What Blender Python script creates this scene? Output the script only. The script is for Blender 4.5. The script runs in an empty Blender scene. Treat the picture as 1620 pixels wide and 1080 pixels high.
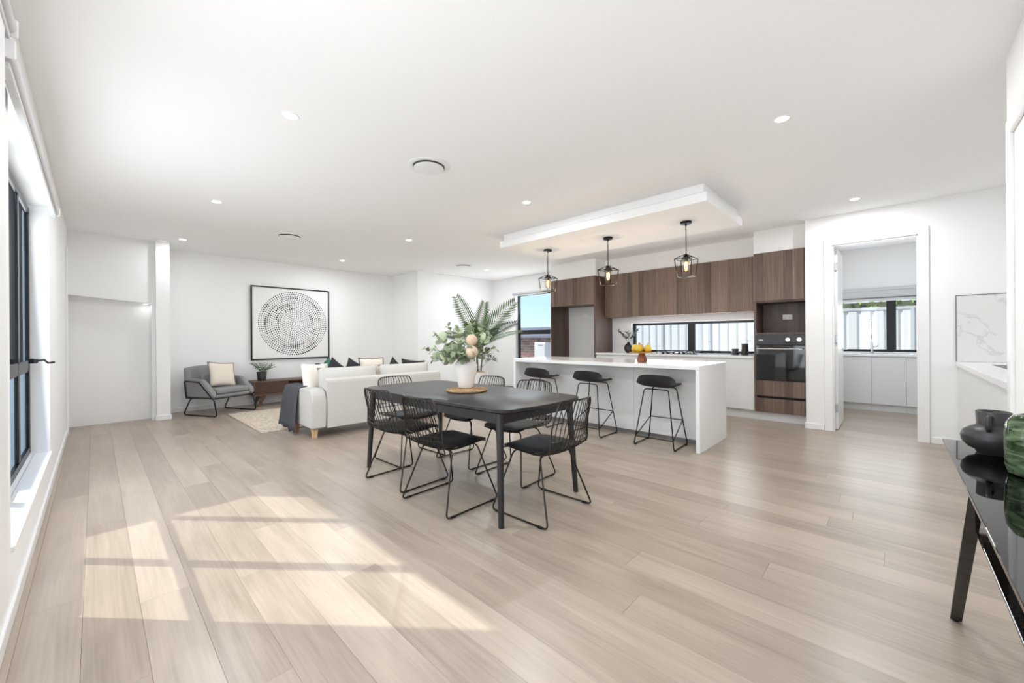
import bpy, bmesh, math, random
from mathutils import Vector, Matrix, Euler, Quaternion
random.seed(7)
PI = math.pi
scn = bpy.context.scene
COL = scn.collection

# ------------------------------------------------------------------ camera, sky, sun, exposure
CAM_H = 1.2
cd = bpy.data.cameras.new('camera'); cam = bpy.data.objects.new('camera', cd); COL.objects.link(cam)
cd.sensor_width = 36.0; cd.sensor_fit = 'HORIZONTAL'
cd.lens = 630.6 / 1620 * 36.0
cd.shift_y = -4.17 / 1620
cd.clip_start = 0.02; cd.clip_end = 300
cam.matrix_world = (Matrix.Translation((0, 0, CAM_H)) @ Matrix.Rotation(-0.8080, 4, 'Z')
                    @ Matrix.Rotation(PI / 2, 4, 'X') @ Matrix.Rotation(-0.007, 4, 'Z'))
scn.camera = cam

SUN_DIR = Vector((1.0, -1.165, -1.47)).normalized()
world = bpy.data.worlds.new('sky'); scn.world = world; world.use_nodes = True
wn = world.node_tree; wn.nodes.clear()
w_out = wn.nodes.new('ShaderNodeOutputWorld'); w_bg = wn.nodes.new('ShaderNodeBackground')
w_sep = wn.nodes.new('ShaderNodeSeparateXYZ'); w_grad = wn.nodes.new('ShaderNodeValToRGB')
e = w_grad.color_ramp.elements; e[0].position = 0.0; e[0].color = (0.62, 0.80, 0.95, 1); e[1].position = 0.75; e[1].color = (0.10, 0.27, 0.62, 1)
e2 = w_grad.color_ramp.elements.new(0.16); e2.color = (0.27, 0.56, 0.90, 1)
w_tc = wn.nodes.new('ShaderNodeTexCoord'); w_map = wn.nodes.new('ShaderNodeMapping'); w_map.inputs['Scale'].default_value = (1.6, 1.6, 4.5)
w_noi = wn.nodes.new('ShaderNodeTexNoise'); w_noi.inputs['Scale'].default_value = 2.2; w_noi.inputs['Detail'].default_value = 6
w_rmp = wn.nodes.new('ShaderNodeValToRGB'); w_rmp.color_ramp.elements[0].position = 0.42; w_rmp.color_ramp.elements[1].position = 0.72
w_rmp.color_ramp.elements[1].color = (0.75, 0.75, 0.75, 1)
w_mix = wn.nodes.new('ShaderNodeMixRGB'); w_mix.inputs['Color2'].default_value = (0.92, 0.96, 1.0, 1)
wn.links.new(w_tc.outputs['Generated'], w_map.inputs['Vector']); wn.links.new(w_map.outputs[0], w_noi.inputs['Vector'])
wn.links.new(w_noi.outputs['Fac'], w_rmp.inputs['Fac']); wn.links.new(w_rmp.outputs['Color'], w_mix.inputs['Fac'])
wn.links.new(w_tc.outputs['Generated'], w_sep.inputs[0]); wn.links.new(w_sep.outputs[2], w_grad.inputs['Fac']); wn.links.new(w_grad.outputs['Color'], w_mix.inputs['Color1']); wn.links.new(w_mix.outputs[0], w_bg.inputs['Color'])
wn.links.new(w_bg.outputs[0], w_out.inputs['Surface'])
w_bg.inputs['Strength'].default_value = 0.92

sd = bpy.data.lights.new('sun', 'SUN'); sd.energy = 2.6; sd.angle = math.radians(0.6); sd.color = (1.0, 0.97, 0.92)
sun = bpy.data.objects.new('sun', sd); COL.objects.link(sun)
sun.rotation_euler = SUN_DIR.to_track_quat('-Z', 'Y').to_euler(); sun.location = (-6, 8, 9)

def window_light(name, loc, direction, sx, sy, watts, col=(0.93, 0.97, 1.0)):
    l = bpy.data.lights.new(name, 'AREA'); l.shape = 'RECTANGLE'; l.size = sx; l.size_y = sy; l.energy = watts; l.color = col
    o = bpy.data.objects.new(name, l); COL.objects.link(o); o.location = loc
    o.rotation_euler = Vector(direction).to_track_quat('-Z', 'Z').to_euler()
    return o
# daylight entering through the glazing (one lamp just inside each pane)
window_light('daylight_wide_window', (-0.33, 3.93, 1.30), (1, 0, 0.05), 1.9, 2.1, 24)
window_light('daylight_corner_window', (-0.27, 1.2, 1.30), (1, 0, 0.05), 1.9, 1.6, 20)
window_light('daylight_kitchen_window', (7.20, 6.27, 1.33), (-1, 0, 0.3), 1.9, 1.0, 15)
window_light('daylight_bench_window', (7.22, 2.6, 1.22), (-1, 0, 0.4), 0.5, 2.0, 14)
window_light('daylight_pantry_window', (9.17, 0.0, 1.35), (-1, 0, 0.2), 0.8, 1.4, 8)
DOWNLIGHT_W = 10.5
scn.view_settings.view_transform = 'Standard'; scn.view_settings.look = 'None'
scn.view_settings.gamma = 1.0; scn.view_settings.use_curve_mapping = False
scn.view_settings.exposure = 0.70
scn.cycles.max_bounces = 8; scn.cycles.diffuse_bounces = 6; scn.cycles.glossy_bounces = 3; scn.cycles.use_adaptive_sampling = True; scn.cycles.adaptive_threshold = 0.03
scn.cycles.transparent_max_bounces = 12; scn.cycles.use_denoising = True
scn.cycles.caustics_reflective = False; scn.cycles.caustics_refractive = False

# ------------------------------------------------------------------ materials
def lin(c):
    return tuple(((v / 255) / 12.92 if v / 255 <= 0.04045 else ((v / 255 + 0.055) / 1.055) ** 2.4) for v in c) + (1.0,)

def base_mat(name):
    m = bpy.data.materials.new(name); m.use_nodes = True
    nt = m.node_tree; b = nt.nodes['Principled BSDF']
    return m, nt, b

def M(name, col, rough=0.5, metal=0.0, spec=0.5, vary=None, bump=None, coat=0.0, emit=None, sss=0.0):
    m, nt, b = base_mat(name)
    c = lin(col)
    b.inputs['Base Color'].default_value = c; b.inputs['Roughness'].default_value = rough
    b.inputs['Metallic'].default_value = metal; b.inputs['Specular IOR Level'].default_value = spec
    b.inputs['Coat Weight'].default_value = coat
    if emit:
        b.inputs['Emission Color'].default_value = lin(emit[0]); b.inputs['Emission Strength'].default_value = emit[1]
    tc = None
    if vary or bump:
        tc = nt.nodes.new('ShaderNodeTexCoord')
    if vary:                       # (scale, amount) soft mottling of the base colour; scale may be a 3-vector
        mp = nt.nodes.new('ShaderNodeMapping'); sc = vary[0]
        mp.inputs['Scale'].default_value = sc if isinstance(sc, tuple) else (sc, sc, sc)
        n = nt.nodes.new('ShaderNodeTexNoise'); n.inputs['Scale'].default_value = 1.0; n.inputs['Detail'].default_value = 5
        mx = nt.nodes.new('ShaderNodeMixRGB'); a = vary[1]
        mx.inputs['Color1'].default_value = tuple(max(0, v * (1 - a)) for v in c[:3]) + (1,)
        mx.inputs['Color2'].default_value = tuple(min(1, v * (1 + a)) for v in c[:3]) + (1,)
        nt.links.new(tc.outputs['Object'], mp.inputs[0]); nt.links.new(mp.outputs[0], n.inputs['Vector'])
        nt.links.new(n.outputs['Fac'], mx.inputs['Fac']); nt.links.new(mx.outputs[0], b.inputs['Base Color'])
    if bump:                       # (scale, strength)
        n2 = nt.nodes.new('ShaderNodeTexNoise'); n2.inputs['Scale'].default_value = bump[0]; n2.inputs['Detail'].default_value = 3
        bp = nt.nodes.new('ShaderNodeBump'); bp.inputs['Strength'].default_value = bump[1]; bp.inputs['Distance'].default_value = 0.002
        nt.links.new(tc.outputs['Object'], n2.inputs['Vector']); nt.links.new(n2.outputs['Fac'], bp.inputs['Height'])
        nt.links.new(bp.outputs[0], b.inputs['Normal'])
    return m

def plank_mat(name, dark, light, rough):
    m, nt, b = base_mat(name); L = nt.links
    tc = nt.nodes.new('ShaderNodeTexCoord'); oi = nt.nodes.new('ShaderNodeObjectInfo')
    cmb = nt.nodes.new('ShaderNodeCombineXYZ'); mul = nt.nodes.new('ShaderNodeMath'); mul.operation = 'MULTIPLY'; mul.inputs[1].default_value = 91.0
    L.new(oi.outputs['Random'], mul.inputs[0])
    for k in range(3): L.new(mul.outputs[0], cmb.inputs[k])
    add = nt.nodes.new('ShaderNodeVectorMath'); add.operation = 'ADD'
    L.new(tc.outputs['Object'], add.inputs[0]); L.new(cmb.outputs[0], add.inputs[1])
    def noise(scale, detail, dist=0.0):
        mp = nt.nodes.new('ShaderNodeMapping'); mp.inputs['Scale'].default_value = scale
        n = nt.nodes.new('ShaderNodeTexNoise'); n.inputs['Scale'].default_value = 1.0; n.inputs['Detail'].default_value = detail
        n.inputs['Distortion'].default_value = dist
        L.new(add.outputs[0], mp.inputs[0]); L.new(mp.outputs[0], n.inputs['Vector']); return n
    n1 = noise((9, 0.9, 1), 4, 1.2); n2 = noise((85, 2.6, 1), 6, 0.4); n3 = noise((2.0, 2.0, 1), 2)
    def mul_add(node, k, c0):
        a = nt.nodes.new('ShaderNodeMath'); a.operation = 'MULTIPLY_ADD'; a.inputs[1].default_value = k; a.inputs[2].default_value = c0
        L.new(node, a.inputs[0]); return a.outputs[0]
    def addm(a, c):
        s = nt.nodes.new('ShaderNodeMath'); s.operation = 'ADD'; L.new(a, s.inputs[0]); L.new(c, s.inputs[1]); return s.outputs[0]
    tone = addm(addm(mul_add(oi.outputs['Random'], 0.30, 0.12), mul_add(n1.outputs['Fac'], 0.75, -0.22)), addm(mul_add(n2.outputs['Fac'], 0.55, -0.22), mul_add(n3.outputs['Fac'], 0.3, -0.12)))
    mx = nt.nodes.new('ShaderNodeMixRGB'); mx.inputs['Color1'].default_value = lin(dark); mx.inputs['Color2'].default_value = lin(light); mx.use_clamp = True
    cl = nt.nodes.new('ShaderNodeClamp'); L.new(tone, cl.inputs[0]); L.new(cl.outputs[0], mx.inputs['Fac'])
    L.new(mx.outputs[0], b.inputs['Base Color'])
    b.inputs['Roughness'].default_value = rough
    L.new(mul_add(n2.outputs['Fac'], 0.12, rough - 0.06), b.inputs['Roughness'])
    bp = nt.nodes.new('ShaderNodeBump'); bp.inputs['Strength'].default_value = 0.08; bp.inputs['Distance'].default_value = 0.002
    L.new(n2.outputs['Fac'], bp.inputs['Height']); L.new(bp.outputs[0], b.inputs['Normal'])
    return m

def veneer_mat(name, dark, light, rough=0.42, axis=1):
    """dark timber laminate, vertical grain laid up from strips about 110 mm wide (strips run along z, step along the given axis)"""
    m, nt, b = base_mat(name); L = nt.links
    geo = nt.nodes.new('ShaderNodeNewGeometry'); sep = nt.nodes.new('ShaderNodeSeparateXYZ'); L.new(geo.outputs['Position'], sep.inputs[0])
    s = nt.nodes.new('ShaderNodeMath'); s.operation = 'ADD'; L.new(sep.outputs[0], s.inputs[0]); L.new(sep.outputs[1], s.inputs[1])
    d = nt.nodes.new('ShaderNodeMath'); d.operation = 'MULTIPLY'; d.inputs[1].default_value = 1 / 0.115; L.new(s.outputs[0], d.inputs[0])
    fl = nt.nodes.new('ShaderNodeMath'); fl.operation = 'FLOOR'; L.new(d.outputs[0], fl.inputs[0])
    wnz = nt.nodes.new('ShaderNodeTexWhiteNoise'); wnz.noise_dimensions = '1D'; L.new(fl.outputs[0], wnz.inputs['W'])
    mp = nt.nodes.new('ShaderNodeMapping'); mp.inputs['Scale'].default_value = (55, 55, 2.2); L.new(geo.outputs['Position'], mp.inputs[0])
    n = nt.nodes.new('ShaderNodeTexNoise'); n.inputs['Scale'].default_value = 1; n.inputs['Detail'].default_value = 5; n.inputs['Distortion'].default_value = 0.6; L.new(mp.outputs[0], n.inputs['Vector'])
    a = nt.nodes.new('ShaderNodeMath'); a.operation = 'MULTIPLY_ADD'; a.inputs[1].default_value = 0.60; L.new(wnz.outputs['Value'], a.inputs[0])
    a2 = nt.nodes.new('ShaderNodeMath'); a2.operation = 'MULTIPLY_ADD'; a2.inputs[1].default_value = 0.85; a2.inputs[2].default_value = -0.22; L.new(n.outputs['Fac'], a2.inputs[0])
    fr = nt.nodes.new('ShaderNodeMath'); fr.operation = 'FRACT'; L.new(d.outputs[0], fr.inputs[0])
    lt = nt.nodes.new('ShaderNodeMath'); lt.operation = 'LESS_THAN'; lt.inputs[1].default_value = 0.045; L.new(fr.outputs[0], lt.inputs[0])
    a3 = nt.nodes.new('ShaderNodeMath'); a3.operation = 'MULTIPLY_ADD'; a3.inputs[1].default_value = 0.28; L.new(lt.outputs[0], a3.inputs[0]); L.new(a2.outputs[0], a3.inputs[2])
    L.new(a3.outputs[0], a.inputs[2])
    mx = nt.nodes.new('ShaderNodeMixRGB'); mx.inputs['Color1'].default_value = lin(dark); mx.inputs['Color2'].default_value = lin(light)
    cl = nt.nodes.new('ShaderNodeClamp'); L.new(a.outputs[0], cl.inputs[0]); L.new(cl.outputs[0], mx.inputs['Fac']); L.new(mx.outputs[0], b.inputs['Base Color'])
    b.inputs['Roughness'].default_value = rough
    return m

def glass_mat(name, tint=(1, 1, 1), gloss=0.05, rough=0.0, fresnel=False, ior=1.45):
    m = bpy.data.materials.new(name); m.use_nodes = True; nt = m.node_tree; nt.nodes.clear()
    o = nt.nodes.new('ShaderNodeOutputMaterial'); t = nt.nodes.new('ShaderNodeBsdfTransparent'); g = nt.nodes.new('ShaderNodeBsdfGlossy'); mx = nt.nodes.new('ShaderNodeMixShader')
    t.inputs[0].default_value = tuple(tint) + (1,); g.inputs['Roughness'].default_value = rough; mx.inputs[0].default_value = gloss
    if fresnel:
        fr = nt.nodes.new('ShaderNodeFresnel'); fr.inputs[0].default_value = ior; nt.links.new(fr.outputs[0], mx.inputs[0])
    nt.links.new(t.outputs[0], mx.inputs[1]); nt.links.new(g.outputs[0], mx.inputs[2]); nt.links.new(mx.outputs[0], o.inputs[0])
    return m

def brick_mat(name):
    m, nt, b = base_mat(name); L = nt.links
    geo = nt.nodes.new('ShaderNodeNewGeometry'); sep = nt.nodes.new('ShaderNodeSeparateXYZ'); L.new(geo.outputs['Position'], sep.inputs[0])
    cmb = nt.nodes.new('ShaderNodeCombineXYZ'); ad = nt.nodes.new('ShaderNodeMath'); ad.operation = 'ADD'
    L.new(sep.outputs[0], ad.inputs[0]); L.new(sep.outputs[1], ad.inputs[1]); L.new(ad.outputs[0], cmb.inputs[0]); L.new(sep.outputs[2], cmb.inputs[1])
    t = nt.nodes.new('ShaderNodeTexBrick'); t.inputs['Scale'].default_value = 1.0; t.inputs['Brick Width'].default_value = 0.25; t.inputs['Row Height'].default_value = 0.088
    t.inputs['Mortar Size'].default_value = 0.014; t.inputs['Color1'].default_value = lin((150, 110, 102)); t.inputs['Color2'].default_value = lin((178, 138, 128)); t.inputs['Mortar'].default_value = lin((240, 232, 226))
    L.new(cmb.outputs[0], t.inputs['Vector']); L.new(t.outputs['Color'], b.inputs['Base Color']); b.inputs['Roughness'].default_value = 0.85
    return m

def marble_mat(name):
    m, nt, b = base_mat(name); L = nt.links
    tc = nt.nodes.new('ShaderNodeTexCoord'); mp = nt.nodes.new('ShaderNodeMapping'); mp.inputs['Rotation'].default_value = (0.5, 0, 0); mp.inputs['Scale'].default_value = (1, 1.6, 1.2)
    n = nt.nodes.new('ShaderNodeTexNoise'); n.inputs['Scale'].default_value = 1.7; n.inputs['Detail'].default_value = 8; n.inputs['Distortion'].default_value = 0.9
    s = nt.nodes.new('ShaderNodeMath'); s.operation = 'SUBTRACT'; s.inputs[1].default_value = 0.5; a = nt.nodes.new('ShaderNodeMath'); a.operation = 'ABSOLUTE'
    r = nt.nodes.new('ShaderNodeValToRGB'); r.color_ramp.elements[0].position = 0.0; r.color_ramp.elements[0].color = lin((208, 208, 208)); r.color_ramp.elements[1].position = 0.012; r.color_ramp.elements[1].color = lin((226, 226, 225))
    L.new(tc.outputs['Object'], mp.inputs[0]); L.new(mp.outputs[0], n.inputs['Vector']); L.new(n.outputs['Fac'], s.inputs[0]); L.new(s.outputs[0], a.inputs[0]); L.new(a.outputs[0], r.inputs['Fac']); L.new(r.outputs[0], b.inputs['Base Color'])
    b.inputs['Roughness'].default_value = 0.2
    return m

def swirl_glass(name):
    m, nt, b = base_mat(name); L = nt.links
    tc = nt.nodes.new('ShaderNodeTexCoord'); mp = nt.nodes.new('ShaderNodeMapping'); mp.inputs['Rotation'].default_value = (0.7, 0.5, 0); mp.inputs['Scale'].default_value = (5, 5, 26); L.new(tc.outputs['Object'], mp.inputs[0]); w = nt.nodes.new('ShaderNodeTexNoise'); w.inputs['Scale'].default_value = 1.5; w.inputs['Distortion'].default_value = 1.6; w.inputs['Detail'].default_value = 3
    r = nt.nodes.new('ShaderNodeValToRGB'); r.color_ramp.elements[0].color = lin((34, 58, 32)); r.color_ramp.elements[1].color = lin((136, 160, 122))
    L.new(mp.outputs[0], w.inputs['Vector']); L.new(w.outputs['Fac'], r.inputs['Fac']); r.color_ramp.elements[0].position = 0.35; r.color_ramp.elements[1].position = 0.68; L.new(r.outputs[0], b.inputs['Base Color'])
    b.inputs['Roughness'].default_value = 0.06; b.inputs['Transmission Weight'].default_value = 0.35; b.inputs['IOR'].default_value = 1.45
    return m

def weave_mat(name, c1, c2, scale, rough=0.9):
    m, nt, b = base_mat(name); L = nt.links
    tc = nt.nodes.new('ShaderNodeTexCoord'); v = nt.nodes.new('ShaderNodeTexVoronoi'); v.inputs['Scale'].default_value = scale
    mx = nt.nodes.new('ShaderNodeMixRGB'); mx.inputs['Color1'].default_value = lin(c1); mx.inputs['Color2'].default_value = lin(c2)
    L.new(tc.outputs['Object'], v.inputs['Vector']); sp = nt.nodes.new('ShaderNodeSeparateColor'); L.new(v.outputs['Color'], sp.inputs[0]); L.new(sp.outputs[0], mx.inputs['Fac']); L.new(mx.outputs[0], b.inputs['Base Color'])
    bp = nt.nodes.new('ShaderNodeBump'); bp.inputs['Strength'].default_value = 0.6; bp.inputs['Distance'].default_value = 0.006; bp.invert = True
    L.new(v.outputs['Distance'], bp.inputs['Height']); L.new(bp.outputs[0], b.inputs['Normal']); b.inputs['Roughness'].default_value = rough
    return m

MT = {}
MT['wall'] = M('wall_paint', (243, 243, 243), 0.7, spec=0.3)
MT['ceiling'] = M('ceiling_paint', (247, 247, 247), 0.85, spec=0.2)
MT['trim'] = M('trim_gloss', (240, 240, 240), 0.35)
MT['subfloor'] = M('subfloor', (140, 126, 112), 0.9)
MT['plank'] = plank_mat('oak_plank', (132, 118, 104), (189, 174, 159), 0.31)
MT['black_frame'] = M('black_aluminium', (38, 38, 40), 0.35, 0.4)
MT['walnut'] = veneer_mat('walnut_laminate', (62, 47, 40), (146, 123, 106))
MT['walnut_dark'] = veneer_mat('walnut_laminate_deep', (66, 50, 45), (112, 92, 83))
MT['white_cab'] = M('white_cabinet', (228, 229, 229), 0.28)
MT['stone'] = M('white_quartz', (238, 238, 238), 0.12, vary=(40, 0.02))
MT['marble'] = marble_mat('veined_marble')
MT['black_metal'] = M('black_metal', (24, 24, 25), 0.38, 0.5)
MT['gun_metal'] = M('bronze_black_metal', (58, 54, 51), 0.28, 0.8)
MT['black_vinyl'] = M('black_vinyl', (20, 20, 21), 0.5, bump=(180, 0.15))
MT['black_shell'] = M('black_plastic', (30, 30, 32), 0.55)
MT['table_black'] = M('black_oak', (34, 33, 34), 0.42, vary=((60, 4, 60), 0.35), bump=(90, 0.1))
MT['chrome'] = M('chrome', (215, 215, 218), 0.12, 1.0)
MT['steel'] = M('brushed_steel', (180, 181, 183), 0.3, 1.0)
MT['sofa'] = M('light_grey_fabric', (206, 203, 198), 0.95, spec=0.1, vary=(110, 0.10), bump=(420, 0.5))
MT['sofa_side'] = M('pale_fabric', (214, 213, 212), 0.95, spec=0.1, vary=(110, 0.07), bump=(420, 0.5))
MT['cream'] = M('cream_linen', (226, 216, 202), 0.95, spec=0.1, bump=(300, 0.3))
MT['white_linen'] = M('white_linen', (236, 230, 222), 0.95, spec=0.1, bump=(300, 0.3))
MT['charcoal'] = M('charcoal_fabric', (58, 58, 60), 0.95, spec=0.1, bump=(300, 0.3))
MT['armchair'] = M('mid_grey_fabric', (142, 142, 142), 0.95, spec=0.1, vary=(140, 0.16), bump=(420, 0.5))
MT['throw'] = M('blue_grey_knit', (86, 87, 92), 0.95, spec=0.1, vary=(90, 0.12), bump=(220, 0.9))
MT['pale_leg'] = M('pale_beech', (214, 178, 138), 0.5, vary=((8, 8, 60), 0.08))
MT['rug'] = weave_mat('jute_rug', (222, 210, 194), (176, 160, 142), 46)
MT['seagrass'] = weave_mat('seagrass', (198, 164, 124), (150, 118, 84), 95)
MT['dark_timber'] = M('dark_walnut_timber', (98, 74, 60), 0.45, vary=((6, 60, 60), 0.25))
MT['dark_void'] = M('cabinet_interior', (38, 30, 27), 0.8)
MT['black_ceramic'] = M('black_ceramic', (44, 44, 45), 0.42)
MT['ceramic_white'] = M('white_ceramic', (236, 230, 224), 0.6, bump=(60, 0.1))
MT['planter_white'] = M('white_planter', (232, 232, 231), 0.5)
MT['bark'] = M('coir_mulch', (176, 132, 92), 0.95, vary=(60, 0.3), bump=(90, 1.0))
MT['euc_leaf'] = M('eucalyptus_leaf', (148, 160, 130), 0.6, vary=(14, 0.25))
MT['euc_pale'] = M('eucalyptus_pale_leaf', (184, 195, 164), 0.6, vary=(14, 0.2))
MT['euc_stem'] = M('green_brown_stem', (110, 112, 80), 0.7)
MT['palm_leaf'] = M('palm_leaf', (70, 100, 46), 0.5, vary=(6, 0.35))
MT['palm_dark'] = M('palm_leaf_dark', (52, 72, 44), 0.55, vary=(6, 0.3))
MT['cane'] = M('palm_cane', (84, 76, 58), 0.7, vary=((20, 20, 60), 0.2))
MT['banksia'] = M('peach_bloom', (220, 194, 170), 0.9, vary=(90, 0.2), bump=(130, 1.0))
MT['pot_leaf'] = M('bright_leaf', (84, 116, 58), 0.5, vary=(20, 0.3))
MT['deep_leaf'] = M('deep_leaf', (52, 62, 58), 0.5, vary=(20, 0.3))
MT['green_glass'] = M('teal_glass', (20, 110, 86), 0.08, spec=0.8, coat=0.5)
MT['swirl'] = swirl_glass('green_swirl_glass')
MT['white_paint_art'] = M('art_canvas', (238, 237, 236), 0.8)
MT['ink'] = M('black_ink', (26, 26, 26), 0.8)
MT['black_glass'] = M('oven_glass', (12, 13, 15), 0.05, spec=0.7)
MT['panel_grey'] = M('control_panel', (52, 53, 55), 0.3, 0.4)
MT['terracotta'] = M('terracotta_glaze', (138, 78, 54), 0.5, vary=(30, 0.12))
MT['dish_wood'] = M('orange_timber', (176, 124, 70), 0.45, vary=(30, 0.2))
MT['fruit'] = M('yellow_pear', (206, 176, 48), 0.4, vary=(16, 0.22))
MT['fruit_red'] = M('red_yellow_fruit', (206, 146, 60), 0.4, vary=(16, 0.3))
MT['outlet'] = M('outlet_plastic', (240, 238, 236), 0.35)
MT['blind'] = M('blind_fabric', (206, 206, 207), 0.8)
MT['glass'] = glass_mat('window_glass', (0.97, 0.985, 0.98), 0.04)
MT['smoked'] = glass_mat('smoked_glass', (0.46, 0.43, 0.42), fresnel=True, ior=1.75)
MT['lamp_glass'] = glass_mat('lamp_glass', (0.98, 0.95, 0.90), 0.10)
MT['bulb'] = M('amber_bulb', (255, 190, 110), 0.3, emit=((255, 176, 88), 6.0))
MT['led'] = M('led_diffuser', (255, 255, 255), 0.4, emit=((255, 252, 246), 9.0))
MT['fence'] = M('pale_steel_fence', (240, 238, 234), 0.5)
MT['fence_cap'] = M('steel_fence_cap', (210, 208, 205), 0.5)
MT['brick'] = brick_mat('face_brick')
MT['brick_red'] = M('brick_red', (158, 112, 102), 0.9, vary=(20, 0.15))
MT['brick_plum'] = M('brick_plum', (136, 98, 94), 0.9, vary=(20, 0.15))
MT['brick_tan'] = M('brick_tan', (180, 140, 126), 0.9, vary=(20, 0.15))
MT['mortar'] = M('mortar', (240, 234, 228), 0.95)
MT['dark_brick'] = M('dark_brown_render', (74, 62, 58), 0.9, vary=(30, 0.25))
MT['roof_tile'] = M('slate_roof', (122, 120, 130), 0.8, vary=((2, 30, 2), 0.12))
MT['ac_white'] = M('appliance_white', (238, 234, 228), 0.5)
MT['concrete'] = M('concrete', (190, 188, 184), 0.9, vary=(3, 0.08))
MT['hedge'] = M('hedge_leaf', (150, 176, 84), 0.6, vary=(10, 0.35))
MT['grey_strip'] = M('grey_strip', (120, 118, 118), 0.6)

# ------------------------------------------------------------------ mesh helpers
class B:
    def __init__(s): s.bm = bmesh.new()
    def box(s, x0, x1, y0, y1, z0, z1, bevel=0.0, seg=2, rot=None):
        r = bmesh.ops.create_cube(s.bm, size=1.0); vs = r['verts']
        c = Vector(((x0 + x1) / 2, (y0 + y1) / 2, (z0 + z1) / 2))
        for v in vs:
            v.co = Vector((v.co.x * (x1 - x0), v.co.y * (y1 - y0), v.co.z * (z1 - z0)))
            if rot: v.co = rot @ v.co
            v.co += c
        if bevel:
            es = list({e for v in vs for e in v.link_edges})
            bmesh.ops.bevel(s.bm, geom=es, offset=bevel, segments=seg, affect='EDGES', profile=0.5)
        return s
    def ring_loft(s, rings, closed=True, cap=True, loop=False):
        R = [[s.bm.verts.new(p) for p in r] for r in rings]; n = len(R[0])
        for a, b in (list(zip(R, R[1:])) + ([(R[-1], R[0])] if loop else [])):
            for i in range(n if closed else n - 1):
                j = (i + 1) % n
                try: s.bm.faces.new((a[i], a[j], b[j], b[i]))
                except ValueError: pass
        if cap and not loop:
            try: s.bm.faces.new(list(reversed(R[0]))); s.bm.faces.new(R[-1])
            except ValueError: pass
        return s
    def lathe(s, prof, n=24, c=(0, 0, 0), cap=True):
        rings = [[(c[0] + r * math.cos(2 * PI * i / n), c[1] + r * math.sin(2 * PI * i / n), c[2] + z) for i in range(n)] for r, z in prof]
        return s.ring_loft(rings, cap=cap)
    def tube(s, pts, r, n=8, loop=False, r2=None):
        pts = [Vector(p) for p in pts]; N = len(pts); rings = []
        prev = None
        for i, p in enumerate(pts):
            if loop: t = (pts[(i + 1) % N] - pts[i - 1])
            else: t = pts[min(i + 1, N - 1)] - pts[max(i - 1, 0)]
            t.normalize()
            if prev is None:
                u = t.orthogonal().normalized()
            else:
                u = prev - t * prev.dot(t)
                u = u.normalized() if u.length > 1e-6 else t.orthogonal().normalized()
            prev = u; v = t.cross(u)
            rr = r if r2 is None else r + (r2 - r) * i / max(1, N - 1)
            rings.append([p + (u * math.cos(2 * PI * k / n) + v * math.sin(2 * PI * k / n)) * rr for k in range(n)])
        return s.ring_loft(rings, cap=not loop, loop=loop)
    def prism(s, poly, axis, a0, a1):
        def P(u, v, a): return {'x': (a, u, v), 'y': (u, a, v), 'z': (u, v, a)}[axis]
        return s.ring_loft([[P(u, v, a0) for u, v in poly], [P(u, v, a1) for u, v in poly]])
    def sphere(s, c, r, u=16, v=10, sq=(1, 1, 1)):
        rings = []
        for j in range(1, v):
            a = PI * j / v
            rings.append([(c[0] + r * sq[0] * math.sin(a) * math.cos(2 * PI * i / u), c[1] + r * sq[1] * math.sin(a) * math.sin(2 * PI * i / u), c[2] - r * sq[2] * math.cos(a)) for i in range(u)])
        return s.ring_loft(rings)
    def surf(s, grid, thick=0.0):
        """grid of points -> sheet; with thickness the sheet gets a back face and edges"""
        nu, nv = len(grid), len(grid[0]); V = [[s.bm.verts.new(p) for p in row] for row in grid]
        fs = []
        for i in range(nu - 1):
            for j in range(nv - 1): fs.append(s.bm.faces.new((V[i][j], V[i + 1][j], V[i + 1][j + 1], V[i][j + 1])))
        if thick:
            s.bm.normal_update()
            bmesh.ops.solidify(s.bm, geom=fs, thickness=thick)
        return s
    def mesh(s, name, mat, off=None, smooth=False):
        bmesh.ops.recalc_face_normals(s.bm, faces=s.bm.faces)
        me = bpy.data.meshes.new(name)
        if off: 
            for v in s.bm.verts: v.co -= off
        s.bm.to_mesh(me); s.bm.free()
        me.materials.append(MT[mat] if isinstance(mat, str) else mat)
        if smooth:
            for p in me.polygons: p.use_smooth = True
        return me
    def build(s, name, mat, parent=None, smooth=False, world=True, wn=False):
        off = None
        if parent is not None and world:
            off = Vector((0, 0, 0)); q = parent
            while q is not None: off += q.location; q = q.parent
        me = s.mesh(name, mat, off, smooth or wn)
        o = bpy.data.objects.new(name, me); COL.objects.link(o); o.parent = parent
        if wn: 
            md = o.modifiers.new('weighted', 'WEIGHTED_NORMAL'); md.keep_sharp = False
        if smooth == 'auto':
            me.set_sharp_from_angle(angle=math.radians(38))
        return o

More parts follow.
